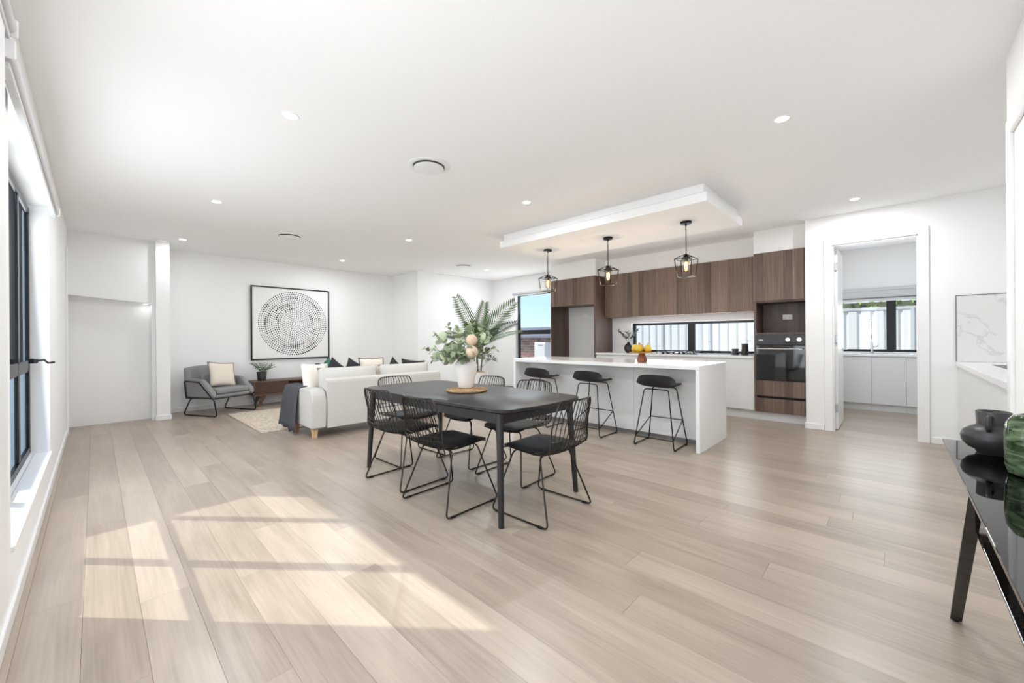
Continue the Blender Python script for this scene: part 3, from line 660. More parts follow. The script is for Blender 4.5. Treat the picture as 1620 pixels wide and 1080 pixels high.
# ------------------------------------------------------------------ leaves, stems
def leaf_mesh(name, mat, length, width, shape='round', curl=0.12, n=6):
    b = B(); grid = []
    for i in range(n + 1):
        s = i / n
        if shape == 'round': w = width / 2 * math.sqrt(max(0, 1 - (2 * s - 1) ** 2)) * (0.92 + 0.08 * s)
        else: w = width / 2 * (math.sin(PI * min(1, s * 1.02)) ** 0.75) * (1 - 0.25 * s)
        w = max(w, 0.0004)
        z = curl * length * math.sin(PI * s) * 0.5 - curl * length * s * s * 0.5
        grid.append([(s * length, -w, z + 0.12 * w), (s * length, 0, z), (s * length, w, z + 0.12 * w)])
    b.surf(grid, 0.0006)
    return b.mesh(name, mat, smooth=True)
def put(name, me, parent, loc, direction, roll=0.0, scale=1.0):
    o = bpy.data.objects.new(name, me); COL.objects.link(o); o.parent = parent
    q = Vector(direction).to_track_quat('X', 'Z') @ Quaternion((1, 0, 0), roll)
    o.location = loc; o.rotation_mode = 'QUATERNION'; o.rotation_quaternion = q; o.scale = (scale,) * 3
    return o
def curve_pts(p0, d, length, bend, n=8):
    p = Vector(p0); d = Vector(d).normalized(); out = [p.copy()]
    for i in range(n):
        d = (d + Vector(bend) / n).normalized(); p = p + d * (length / n); out.append(p.copy())
    return out

# bench vase with dark foliage
t = thing('bench_vase', 'round dark vase on the kitchen bench left of the fruit', 'vase', (6.95, 3.60, 0.9255))
B().lathe([(0.045, 0), (0.075, 0.03), (0.088, 0.085), (0.070, 0.14), (0.035, 0.175), (0.026, 0.19), (0.030, 0.198), (0.022, 0.196), (0.018, 0.17)], 24, (6.95, 3.60, 0.9255)).build('body', 'black_ceramic', t, smooth='auto')
t = thing('leafy_sprig', 'dark green leafy sprig standing in the bench vase', 'foliage', (6.95, 3.60, 1.09))
lm = leaf_mesh('leaf', 'deep_leaf', 0.075, 0.026, 'lance', 0.2)
for k in range(6):
    a = k * 1.05 + .3; pts = curve_pts((0, 0, 0), (0.35 * math.cos(a), 0.45 * math.sin(a) + .05, 1), 0.24 + 0.03 * (k % 3), (0.3 * math.cos(a), .4 * math.sin(a), -.2))
    st = B().tube(pts, 0.002, 5, r2=0.001).build('stem', 'euc_stem', t, world=False)
    for i in range(3, 9):
        for sg in (-1, 1):
            dr = Vector((math.cos(a + sg * 1.1) * .8, math.sin(a + sg * 1.1) * .8, 0.5 + random.uniform(-.3, .4)))
            put('leaf', lm, st, pts[i], dr, random.uniform(-.6, .6), random.uniform(.75, 1.1))

# fruit stand on the island
FX, FY, FZ = 4.60, 2.21, 0.9065
t = thing('fruit_stand', 'terracotta pedestal with a shallow timber dish on the island', 'fruit stand', (FX, FY, FZ))
B().lathe([(0.052, 0), (0.058, 0.006), (0.060, 0.03), (0.048, 0.07), (0.036, 0.095), (0.034, 0.105)], 28, (FX, FY, FZ)).build('pedestal', 'terracotta', t, smooth='auto')
B().lathe([(0.040, 0.1055), (0.10, 0.109), (0.150, 0.118), (0.152, 0.123), (0.10, 0.116), (0.02, 0.112)], 36, (FX, FY, FZ)).build('dish', 'dish_wood', t, smooth='auto')
fr = [(-.02, .080, 'fruit', 'yellow pear on the vase side of the timber dish'), (.055, -.05, 'fruit', 'yellow pear at the cooktop side of the timber dish'), (-.03, -.09, 'fruit', 'yellow-green pear at the near rim of the timber dish'), (-.09, -.005, 'fruit', 'yellow pear at the front middle of the dish'), (.06, .045, 'fruit_red', 'orange-blushed fruit at the back of the timber dish')]
for dx, dy, m, lb in fr:
    z0 = FZ + 0.1215; t = thing('pear', lb, 'fruit', (FX + dx, FY + dy, z0), random.uniform(0, 6), 'fruit in the timber dish')
    B().lathe([(0.006, 0.0), (0.030, 0.006), (0.043, 0.028), (0.042, 0.052), (0.030, 0.074), (0.020, 0.088), (0.010, 0.095)], 20).build('flesh', m, t, smooth=True, world=False)
    B().tube([(0, 0, 0.092), (0.003, 0.001, 0.104), (0.008, 0.002, 0.114)], 0.002, 5).build('stalk', 'cane', t, world=False)

# pendants
def pendant():
    t = thing('pendant_light', 'p', 'pendant light', (0, 0, 2.54), 0, 'black cage pendants over the island')
    B().lathe([(0.062, 0.0), (0.062, -0.022), (0.056, -0.026), (0.012, -0.026)], 28).build('canopy', 'black_metal', t, smooth='auto', world=False)
    b = B(); b.tube([(0, 0, -0.026), (0, 0, -0.050)], 0.009, 10); b.tube([(0, 0, -0.09), (0, 0, -0.372)], 0.0055, 8)
    for k in range(2): b.tube([(0.009 * math.cos(a), 0.004 * (k % 2), -0.062 - 0.018 * k + 0.013 * math.sin(a)) for a in [i * PI / 5 for i in range(10)]], 0.002, 6, loop=True)
    b.build('stem', 'black_metal', t, smooth='auto', world=False)
    h, g = 0.098, 0.076; zt, zb, za = -0.430, -0.630, -0.372
    b = B()
    T = [(h, h, zt), (-h, h, zt), (-h, -h, zt), (h, -h, zt)]; Bt = [(g, g, zb), (-g, g, zb), (-g, -g, zb), (g, -g, zb)]
    for i in range(4):
        j = (i + 1) % 4
        for p, q in ((T[i], T[j]), (Bt[i], Bt[j]), (T[i], Bt[i]), (T[i], (0, 0, za))): b.tube([p, q], 0.0055, 4)
    b.build('cage', 'black_metal', t, world=False)
    B().lathe([(0.022, -0.385), (0.028, -0.395), (0.055, -0.430), (0.055, -0.436), (0.020, -0.436), (0.018, -0.465)], 16).build('socket', 'black_metal', t, smooth='auto', world=False)
    b = B(); n = 24
    b.ring_loft([[(r * math.cos(2 * PI * i / n), r * math.sin(2 * PI * i / n), z) for i in range(n)] for r, z in ((0.045, -0.437), (0.045, -0.57), (0.0435, -0.57), (0.0435, -0.437))], cap=False); b.build('glass_shade', 'lamp_glass', t, smooth='auto', world=False)
    B().lathe([(0.012, -0.466), (0.018, -0.48), (0.021, -0.51), (0.016, -0.545), (0.006, -0.556)], 16).build('bulb', 'bulb', t, smooth=True, world=False)
    return t
p0 = pendant()
for i, (x, y, lb) in enumerate(((4.73, 1.725, 'black cage pendant over the island, oven end'), (4.73, 2.74, 'black cage pendant over the island, middle of three'), (4.73, 3.76, 'black cage pendant over the island, window end'))):
    o = p0 if i == 0 else copy_tree(p0)
    o.location = (x, y, 2.5395); o['label'] = lb
    l = bpy.data.lights.new('pendant_lamp', 'POINT'); l.energy = 2.0; l.shadow_soft_size = 0.03; l.color = (1.0, 0.72, 0.42)
    q = bpy.data.objects.new('pendant_lamp', l); COL.objects.link(q); q.parent = o; q.location = (0, 0, -0.59)

# ------------------------------------------------------------------ bar stools
def make_stool():
    t = thing('bar_stool', 's', 'bar stool', (0, 0, 0), 0, 'bar stools at the island')
    # seat shell: x forward (toward the island), raised rounded back
    prof = [(.218, .652, .10), (.205, .656, .150), (.17, .658, .178), (.10, .654, .195), (.03, .648, .205), (-.05, .647, .212), (-.11, .656, .217), (-.155, .680, .220), (-.182, .715, .219), (-.198, .750, .206), (-.205, .775, .178), (-.208, .790, .135), (-.209, .798, .075)]
    grid = []; NV = 16
    for (x, z, hw) in prof:
        k = max(0.0, (z - 0.66) / 0.14); row = []
        for j in range(NV + 1):
            u = -1 + 2 * j / NV
            row.append((x + 0.085 * (u * hw / .22) ** 2 * min(1, k * 1.6), u * hw, z + 0.030 * u ** 4 * max(0.0, 1 - 2.5 * k) * (1 if x < .17 else .4)))
        grid.append(row)
    B().surf(grid, 0.018).build('seat', 'black_shell', t, smooth='auto', world=False)
    for sy in (1, -1):
        pts = fillet([(-0.11, 0.0, 0.632), (-0.115, sy * 0.135, 0.630), (-0.205, sy * 0.222, 0.010), (0.205, sy * 0.222, 0.010), (0.12, sy * 0.135, 0.632), (0.115, 0, 0.634)], 0.03, 4)
        lg = B().tube(pts, 0.0065, 8).build('leg', 'black_metal', t, smooth='auto', world=False)
        for x in (-0.165, 0.165): B().box(x - .018, x + .018, sy * .222 - .010, sy * .222 + .010, 0.0, 0.016, 0.003, 1).build('glide', 'black_metal', lg, world=False)
    def on(xs, sy, z):
        top = Vector((-0.115 if xs < 0 else 0.12, sy * 0.135, 0.63)); bot = Vector((xs * 0.205, sy * 0.222, 0.01)); k = (z - 0.01) / 0.62; return bot + (top - bot) * k
    b = B(); A, C, D, E_ = on(-1, 1, .105), on(1, 1, .275), on(1, -1, .275), on(-1, -1, .105); b.tube([A, C, D, E_], 0.0055, 8) if False else None
    for p, q in ((A, C), (C, D), (D, E_), (E_, A)): b.tube([p, q], 0.0055, 8)
    b.build('footrest', 'black_metal', t, smooth='auto', world=False)
    return t
st0 = make_stool()
for i, (x, y, lb) in enumerate(((4.39, 1.895, 'black low-back bar stool at the oven end of the island'), (4.38, 2.765, 'black low-back bar stool at the middle of the island'), (4.38, 3.60, 'black low-back bar stool at the window end of the island, behind the dining chairs'))):
    o = st0 if i == 0 else copy_tree(st0)
    o.location = (x, y, 0); o['label'] = lb; o.rotation_euler = (0, 0, (0.03, -0.02, 0.02)[i])

# ------------------------------------------------------------------ dining table
TX, TY = 2.19, 2.69
t = thing('dining_table', 'long black timber dining table with bowed edges and round tapered legs', 'table', (TX, TY, 0))
def slab(outline, z0, z1, bev):
    def sc(k): return [(x * (1 - k / 0.5), y * (1 - k / 0.95)) for x, y in outline]
    b = B(); b.ring_loft([[(x, y, z0) for x, y in sc(bev * 2.2)], [(x, y, z0 + bev * 1.6) for x, y in sc(0.3 * bev)], [(x, y, z1 - bev * 0.5) for x, y in sc(0)], [(x, y, z1) for x, y in sc(bev * .6)]]); return b
slab(rrect(0.432, 0.935, 0.085, 6, 0.035, 0.045), 0.722, 0.752, 0.006).build('tabletop', 'table_black', t, smooth='auto', world=False)
b = B()
for sx in (-1, 1): b.box(sx * .375 - .010, sx * .375 + .010, -0.84, 0.84, 0.648, 0.7215)
for sy in (-1, 1): b.box(-0.365, 0.365, sy * .85 - .010, sy * .85 + .010, 0.648, 0.7215)
b.build('apron', 'table_black', t, world=False)
for sx in (-1, 1):
    for sy in (-1, 1):
        b = B(); b.tube([(sx * .380, sy * .845, 0.7215), (sx * .385, sy * .851, 0.62), (sx * .412, sy * .885, 0.0)], 0.031, 18, r2=0.019); b.build('leg', 'table_black', t, smooth='auto', world=False)

# placemat, vase, bouquet
VX, VY = 2.255, 2.72
t = thing('placemat', 'round woven seagrass placemat under the white vase', 'placemat', (VX - .03, VY - .05, 0.7525))
b = B()
for k in range(9):
    r = 0.018 + k * 0.019; b.tube([(r * math.cos(a), r * math.sin(a), 0.0115 + 0.0012 * math.sin(a * (10 + 3 * k))) for a in [2 * PI * i / 48 for i in range(48)]], 0.0098, 6, loop=True)
b.lathe([(0.17, 0.001), (0.17, 0.007)], 32); b.build('coil', 'seagrass', t, smooth='auto', world=False)
t = thing('vase', 'tall white ceramic vase on the placemat', 'vase', (VX, VY, 0.7755))
B().lathe([(0.060, 0), (0.064, 0.004), (0.074, 0.05), (0.092, 0.12), (0.101, 0.17), (0.100, 0.195), (0.088, 0.222), (0.066, 0.240), (0.058, 0.246), (0.060, 0.262), (0.054, 0.264), (0.050, 0.244), (0.04, 0.20)], 40).build('body', 'ceramic_white', t, smooth=True, world=False)
bq = thing('bouquet', 'eucalyptus bouquet with two peach banksia blooms in the white vase', 'bouquet', (VX, VY, 0.7755))
r1 = random.Random(11)
LM = [leaf_mesh('leaf', 'euc_leaf', 0.072, 0.066), leaf_mesh('leaf', 'euc_pale', 0.080, 0.074), leaf_mesh('leaf', 'euc_leaf', 0.052, 0.046)]
rt = Vector((0.691, -0.723, 0)); fwd = Vector((0.723, 0.691, 0)); upv = Vector((0, 0, 1))
stems = [(-0.9, .45, 0, .36), (-.75, .75, -.35, .33), (-.5, 1.0, .3, .34), (-.2, 1.0, -.4, .30), (.1, 1.0, .45, .33), (.45, .95, .1, .34), (.62, .70, -.3, .30), (-.65, .30, -.5, .27), (-.25, .45, -.75, .26), (.25, .5, -.75, .22), (.7, .45, .4, .28), (-.4, .55, .7, .30), (.35, .62, .65, .28), (-.95, .2, .3, .30), (-.05, .35, -.9, .20)]
for (a, u, f_, L_) in stems:
    d = rt * a + upv * u + fwd * f_
    pts = curve_pts(Vector((0, 0, 0.235)) + d.normalized() * 0.02, d, L_, (0, 0, -0.35 if u < .6 else -.1), 9)
    pts = [Vector((0, 0, 0.12))] + pts
    st = B().tube(pts, 0.003, 5, r2=0.0012).build('stem', 'euc_stem', bq, world=False)
    for i in range(3, len(pts)):
        ax = (pts[i] - pts[i - 1]).normalized(); o1 = ax.orthogonal().normalized(); q = Quaternion(ax, r1.uniform(0, 6.28)); o1.rotate(q)
        for sg in (1, -1):
            dr = (o1 * sg + ax * 0.55 + Vector((0, 0, r1.uniform(-.25, .35)))).normalized()
            k = 2 if i > len(pts) - 3 else r1.choice((0, 1, 0))
            put('leaf', LM[k], st, pts[i], dr, r1.uniform(-.9, .9), r1.uniform(.72, 1.08))
for (dx, dz, df, r) in ((0.068, 0.418, -0.15, 0.046), (0.072, 0.318, -0.18, 0.050)):
    c = rt * dx + upv * dz + fwd * df
    bl = B().sphere(c, r, 22, 14, (1, 1, 1.02)).build('bloom', 'banksia', bq, smooth=True, world=False)
    b = B()
    rr = random.Random(3)
    for k in range(150):
        zz = 1 - 2 * (k + .5) / 150; ph = k * 2.39996; rad = math.sqrt(1 - zz * zz); nrm = Vector((rad * math.cos(ph), rad * math.sin(ph), zz)); p = c + nrm * r * 0.98
        b.tube([p, p + nrm * 0.006], 0.0028, 4, r2=0.001)
    o = b.build('spikelets', 'banksia', bl, world=False); o['kind'] = 'stuff'
    B().tube([c - upv * r * .9, Vector((0, 0, 0.20))], 0.004, 6).build('bloom_stem', 'euc_stem', bl, world=False)

# ------------------------------------------------------------------ dining chairs
def make_chair():
    t = thing('dining_chair', 'c', 'chair', (0, 0, 0), 0, 'black wire dining chairs round the table')
    # side profile of the wire shell: (x, z, half width), x forward
    prof = [(0.215, 0.428, 0.185), (0.19, 0.437, 0.198), (0.12, 0.437, 0.215), (0.0, 0.428, 0.225), (-0.11, 0.424, 0.228), (-0.185, 0.432, 0.228), (-0.232, 0.455, 0.226), (-0.260, 0.50, 0.223),
            (-0.277, 0.55, 0.218), (-0.297, 0.62, 0.211), (-0.319, 0.70, 0.203), (-0.334, 0.755, 0.196), (-0.341, 0.785, 0.185), (-0.345, 0.80, 0.165)]
    def S(i, u):
        x, z, w = prof[i]; k = max(0.0, (z - 0.43) / 0.37); seat = 1 - min(1, k * 3)
        return Vector((x + 0.055 * u * u * min(1, k * 2.2) + (-0.02 * u * u * seat if x > .15 else 0), u * w, z + 0.022 * u * u * seat * (1 if x < .19 else .3)))
    N = len(prof)
    # outline rod
    left = [S(i, 1) for i in range(N)]; right = [S(i, -1) for i in range(N)]
    top = [S(N - 1, u) + Vector((0, 0, 0.004 * (1 - u * u))) for u in (0.6, 0.2, -0.2, -0.6)]
    front = [S(0, u) for u in (-0.6, -0.2, 0.2, 0.6)]
    B().tube(left + top + right[::-1] + front, 0.0058, 8, loop=True).build('frame', 'gun_metal', t, smooth='auto', world=False)
    b = B()
    for k in range(12):
        u = -0.86 + 1.72 * k / 11; b.tube([S(i, u) for i in range(N)], 0.0034, 6)
    for (i, fr_) in ((7, 0.0), (7, 0.75), (5, 0.4)):
        b.tube([S(i, u).lerp(S(i + 1, u), fr_) for u in [-1 + 2 * q / 14 for q in range(15)]], 0.0036, 6)
    for i in (3,): b.tube([S(i, u) for u in [-1 + 2 * q / 10 for q in range(11)]], 0.0036, 6)
    b.build('backrest', 'gun_metal', t, smooth='auto', world=False)
    # seat pad
    grid_t = []; nu, nv = 14, 12
    for i in range(nu + 1):
        row = []
        for j in range(nv + 1):
            a = -1 + 2 * i / nu; c = -1 + 2 * j / nv
            X = a * math.sqrt(1 - c * c * 0.22); Y = c * math.sqrt(1 - a * a * 0.20)
            row.append((0.010 + X * 0.208, Y * 0.212, 0.452 + 0.016 * (1 - max(abs(a), abs(c)) ** 4) + 0.012 * Y * Y - 0.012 * max(0, X - .6)))
        grid_t.append(row)
    B().surf(grid_t, 0.016).build('seat', 'black_vinyl', t, smooth='auto', world=False)
    for sy in (1, -1):
        pts = fillet([(-0.105, 0.0, 0.416), (-0.11, sy * 0.165, 0.414), (-0.245, sy * 0.262, 0.008), (0.245, sy * 0.262, 0.008), (0.125, sy * 0.165, 0.416), (0.12, 0, 0.418)], 0.035, 5)
        lg = B().tube(pts, 0.0062, 8).build('leg', 'gun_metal', t, smooth='auto', world=False)
        for x in (-0.185, 0.185): B().box(x - .022, x + .022, sy * .262 - .009, sy * .262 + .009, 0.0, 0.014, 0.003, 1).build('glide', 'black_metal', lg, world=False)
    return t
ch0 = make_chair()
chairs = [(1.835, 2.41, 0.03, 'black wire chair on the window side of the table, nearest the camera end'), (1.86, 3.045, 0.05, 'black wire chair on the window side of the table, toward the sofa'),
          (2.565, 2.42, PI + 0.06, 'black wire chair on the kitchen side of the table, nearest the camera end'), (2.60, 3.06, PI - 0.03, 'black wire chair on the kitchen side of the table, toward the palm'),
          (2.195, 1.81, PI / 2 + 0.03, 'black wire chair at the table end closest to the camera'), (2.22, 3.57, -PI / 2 + 0.02, 'black wire chair at the table end in front of the sofa back')]
for i, (x, y, a, lb) in enumerate(chairs):
    o = ch0 if i == 0 else copy_tree(ch0)
    o.location = (x, y, 0); o.rotation_euler = (0, 0, a); o['label'] = lb

# ------------------------------------------------------------------ sofa corner
SX0, SX1, SY0, SY1 = 1.80, 3.88, 5.06, 5.86
t = thing('sofa', 'light grey fabric sofa seen from behind with pale timber legs', 'sofa', ((SX0 + SX1) / 2, (SY0 + SY1) / 2, 0))
B().box(SX0 + .19, SX1 - .19, SY0 + .02, SY1, 0.115, 0.30, 0.02, 3).build('base', 'sofa', t, wn=True)
b = B(); b.prism([(SY0 + .0, 0.115), (SY0 + .20, 0.115), (SY0 + .20, 0.66), (SY0 + .185, 0.70), (SY0 + .15, 0.716), (SY0 + .07, 0.716), (SY0 + .03, 0.70), (SY0 + .012, 0.66)], 'x', SX0 + .185, SX1 - .185); b.build('backrest', 'sofa', t, smooth='auto')
for a, c in ((SX0, SX0 + .18), (SX1 - .18, SX1)):
    b = B(); b.prism([(SY0 + .005, 0.115), (SY1 + .02, 0.115), (SY1 + .02, 0.53), (SY1 - .02, 0.575), (SY1 - .10, 0.585), (SY0 + .14, 0.60), (SY0 + .06, 0.585), (SY0 + .02, 0.54), (SY0 + .005, 0.45)], 'x', a, c)
    bmesh.ops.bevel(b.bm, geom=list(b.bm.edges), offset=0.018, segments=3, affect='EDGES'); b.build('arm', 'sofa', t, wn=True)
for a, c in ((SX0 + .185, (SX0 + SX1) / 2 - .003), ((SX0 + SX1) / 2 + .003, SX1 - .185)): B().box(a, c, SY0 + .2, SY1 + .03, 0.302, 0.45, 0.035, 4).build('seat_cushion', 'sofa', t, wn=True)
for x, y in ((SX0 + .06, SY0 + .09), (SX1 - .10, SY0 + .09), (SX0 + .06, SY1 - .09), (SX1 - .10, SY1 - .09)):
    b = B(); b.ring_loft([[(x + s * sx, y + s * sy, z) for sx, sy in ((-1, -1), (1, -1), (1, 1), (-1, 1))] for s, z in ((0.022, 0), (0.032, 0.115))]); b.build('leg', 'pale_leg', t)
for i, (xc, w) in enumerate((((2.39), 0.83), ((3.25), 0.86))):
    o = pillow('back_cushion', 'sofa', w, 0.44, 0.20, t, 14, 0.03); o.location = (xc - t.location.x, SY0 + .285 - t.location.y, 0.625); o.rotation_euler = (-0.16, 0.0, 0.0)
def cushion(label, mat, w, h, th, loc, rot, edge=None):
    t = thing('cushion', label, 'cushion', loc); t.rotation_euler = rot
    o = pillow('cover', mat, w, h, th, t, 12, 0.10)
    if edge:
        pts = [(x * w / 2, 0, z * h / 2) for x, z in ((-1, -1), (-.3, -.985 + .07), (.3, -.985 + .07), (1, -1), (.93, -.3), (.93, .3), (1, 1), (.3, .92), (-.3, .92), (-1, 1), (-.93, .3), (-.93, -.3))]
        B().tube(pts, 0.006, 6, loop=True).build('piping', edge, t, world=False)
    return t
cushion('white cushion at the throw end of the sofa, beside the draped arm', 'white_linen', 0.44, 0.44, 0.16, (2.05, 5.60, 0.68), (-0.25, 0.06, 0.35))
cushion('cream cushion with brown piping above the gap between the back cushions', 'cream', 0.40, 0.40, 0.14, (2.84, 5.58, 0.74), (-0.22, 0.02, 0.05), 'dark_timber')
cushion('charcoal cushion tip showing beside the green bottle', 'charcoal', 0.42, 0.42, 0.14, (2.33, 5.60, 0.68), (-0.2, 0.62, 0.1))
cushion('charcoal cushion standing on its corner behind the first back cushion', 'charcoal', 0.40, 0.40, 0.13, (2.62, 5.66, 0.685), (-0.2, 0.5, 0.0))
cushion('charcoal cushion behind the second back cushion, nearest the cream one', 'charcoal', 0.40, 0.40, 0.13, (3.24, 5.62, 0.665), (-0.2, 0.70, 0.1))
cushion('charcoal cushion behind the second back cushion, by the far arm', 'charcoal', 0.42, 0.42, 0.13, (3.55, 5.60, 0.675), (-0.2, 0.12, -0.1))
# throw over the arm
t = thing('throw_blanket', 'blue grey knitted throw draped over the sofa arm', 'throw', (SX0, 5.5, 0.0))
path = [(0.30, 0.458), (0.20, 0.52), (0.185, 0.585), (0.15, 0.608), (0.09, 0.612), (0.03, 0.607), (-0.012, 0.585), (-0.026, 0.52), (-0.034, 0.42), (-0.040, 0.32), (-0.045, 0.22), (-0.050, 0.13), (-0.054, 0.06)]
path = [Vector((p[0], 0, p[1])) for p in path]; grid = []
for i, p in enumerate(path):
    row = []; drop = max(0.0, (0.585 - p.z) / 0.5) if p.x < 0 else 0.0
    for j in range(41):
        v = j / 40; y = (0.26 + 0.0 * drop) * (2 * v - 1) + 0.24 + 0.03 * drop * (2 * v - 1); w = math.sin(v * 30) * 0.011 + math.sin(v * 53 + 1) * 0.006
        hem = (0.05 * (v - .5) + 0.015 * math.sin(v * 17)) * (1 if i == len(path) - 1 else 0)
        row.append((p.x - abs(w) * drop * 1.6 - 0.012 * drop, y, p.z + hem + (0.004 * math.sin(v * 30) if not drop else 0)))
    grid.append(row)
B().surf(grid, -0.009).build('cloth', 'throw', t, smooth=True, world=False)
# rug
t = thing('rug', 'woven natural jute rug in front of the sofa', 'rug', (2.9, 6.85, 0))
B().box(1.48, 4.45, 5.89, 7.82, 0.0005, 0.012, 0.004, 2).build('weave', 'rug', t)
for yy in (5.885, 7.825):
    b = B(); n = 110
    for k in range(n):
        x = 1.49 + 2.95 * k / (n - 1); b.tube([(x, yy, 0.006), (x + random.uniform(-.006, .006), yy + (0.02 if yy > 7 else -0.02), 0.003)], 0.003, 4)
    o = b.build('fringe', 'rug', t); o['kind'] = 'stuff'

# armchair
t = thing('armchair', 'grey fabric armchair with black sled frame by the far wall', 'armchair', (1.44, 8.17, 0), 0.46)
b = B(); b.box(-0.29, 0.29, -0.32, 0.24, 0.285, 0.345, 0.02, 3); b.build('seat_base', 'armchair', t, world=False, wn=True)
B().box(-0.275, 0.275, -0.335, 0.19, 0.347, 0.440, 0.035, 4).build('seat_cushion', 'armchair', t, world=False, wn=True)
grid = []
for i in range(13):
    u = -1 + 2 * i / 12; row = []
    for j in range(9):
        v = j / 8; hw = 0.335 * (1 - 0.10 * v ** 3); z = 0.29 + 0.50 * v * (1 - 0.035 * u ** 4 * v)
        row.append((u * hw, 0.235 + 0.10 * v - 0.09 * u * u * (1 - .3 * v), z))
    grid.append(row)
B().surf(grid, 0.075).build('backrest', 'armchair', t, smooth=True, world=False)
for sx in (-1, 1):
    b = B(); b.prism([(-0.335, 0.29), (0.20, 0.29), (0.25, 0.56), (0.22, 0.60), (-0.07, 0.585), (-0.14, 0.555), (-0.30, 0.40), (-0.345, 0.34)], 'x', sx * 0.325 - 0.045, sx * 0.325 + 0.045)
    bmesh.ops.bevel(b.bm, geom=list(b.bm.edges), offset=0.022, segments=3, affect='EDGES'); b.build('arm', 'armchair', t, world=False, wn=True)
    pts = fillet([(sx * .375, 0.22, 0.285), (sx * .375, 0.26, 0.56), (sx * .375, -0.06, 0.545), (sx * .375, -0.345, 0.300), (sx * .375, 0.22, 0.285)], 0.03, 4)
    B().tube(pts, 0.009, 8).build('arm_frame', 'black_metal', t, smooth='auto', world=False)
    pts = fillet([(sx * .30, -0.20, 0.280), (sx * .335, -0.335, 0.279), (sx * .335, -0.40, 0.010), (sx * .335, 0.34, 0.010), (sx * .335, 0.18, 0.279), (sx * .30, 0.05, 0.280)], 0.06, 6)
    B().tube(pts, 0.0095, 8).build('leg', 'black_metal', t, smooth='auto', world=False)
B().box(-0.20, 0.20, 0.10, 0.16, 0.48, 0.66, 0.03, 4, Matrix.Rotation(-0.2, 3, 'X')).build('lumbar_pad', 'armchair', t, world=False, wn=True)
b = B(); b.tube([(-0.33, -0.345, 0.285), (0.33, -0.345, 0.285)], 0.009, 8); b.build('front_rail', 'black_metal', t, smooth='auto', world=False)
cushion('cream linen cushion leaning in the grey armchair', 'cream', 0.42, 0.42, 0.14, (1.47, 8.13, 0.640), (-0.32, 0.10, 0.35), 'grey_strip')

# low timber console under the artwork
t = thing('low_console', 'low dark walnut console with slatted doors under the artwork', 'cabinet', (2.75, 8.48, 0))
LX0, LX1, LY0, LY1 = 1.96, 3.60, 8.27, 8.69
b = B(); b.box(LX0, LX1, LY0, LY1, 0.435, 0.46, 0.003, 1); b.box(LX0, LX1, LY0, LY1, 0.195, 0.215, 0.003, 1); b.box(LX0, LX0 + .025, LY0, LY1, 0.2155, 0.4345); b.box(LX1 - .025, LX1, LY0, LY1, 0.2155, 0.4345); b.box(LX0 + .025, LX1 - .025, LY1 - .01, LY1, 0.2155, 0.4345)
b.build('carcass', 'dark_timber', t)
for a, c in ((LX0 + .027, 2.50), (3.07, LX1 - .027)):
    d = B().box(a, c, LY0 + .022, LY0 + .034, 0.217, 0.433).build('door', 'dark_void', t)
    for k in range(8): B().box(a, c, LY0 + .002, LY0 + .0215, 0.219 + k * 0.027, 0.219 + k * 0.027 + 0.016, 0.002, 1).build('slat', 'dark_timber', d)
B().box(2.502, 2.525, LY0 + .01, LY1 - .012, 0.2155, 0.4345).build('divider', 'dark_timber', t); B().box(3.045, 3.068, LY0 + .01, LY1 - .012, 0.2155, 0.4345).build('divider', 'dark_timber', t)
for x, sx in ((LX0 + .16, -1), (LX1 - .16, 1)):
    for y in (LY0 + .06, LY1 - .06):
        b = B(); b.ring_loft([[(x + sx * .08 + s * .0, y - .014, 0.0), (x + sx * .08 + .03, y - .014, 0), (x + sx * .08 + .03, y + .014, 0), (x + sx * .08, y + .014, 0)] if s == 0 else [(x - .03, y - .018, 0.1945), (x + .05, y - .018, 0.1945), (x + .05, y + .018, 0.1945), (x - .03, y + .018, 0.1945)] for s in (0, 1)]); b.build('leg', 'dark_timber', t)
# pot plant on it
t = thing('plant_pot', 'black tapered pot standing on the low console', 'plant pot', (2.13, 8.45, 0.4605)); B().lathe([(0.062, 0), (0.066, 0.003), (0.083, 0.16), (0.080, 0.165), (0.074, 0.160), (0.066, 0.10)], 24).build('body', 'black_ceramic', t, smooth='auto', world=False); B().lathe([(0.07, 0.135), (0.04, 0.14), (0.005, 0.141)], 16).build('soil', 'dark_void', t, world=False)
t = thing('fern_plant', 'bright green fern in the black pot on the low console', 'plant', (2.13, 8.45, 0.598))
lm = leaf_mesh('leaf', 'pot_leaf', 0.055, 0.024, 'lance', 0.3)
for k in range(22):
    a = k * 2.4; el = 0.5 + 1.6 * ((k * 7) % 5) / 4; pts = curve_pts((0, 0, 0), (math.cos(a), math.sin(a), el + .4), 0.23, (0.3 * math.cos(a), .3 * math.sin(a), -.4), 6)
    st = B().tube(pts, 0.0022, 4, r2=0.001).build('stem', 'pot_leaf', t, world=False)
    for i in range(2, 7):
        for sg in (-1, 1): put('leaf', lm, st, pts[i], (math.cos(a + sg * .9), math.sin(a + sg * .9), 0.3), 0, random.uniform(.8, 1.2))
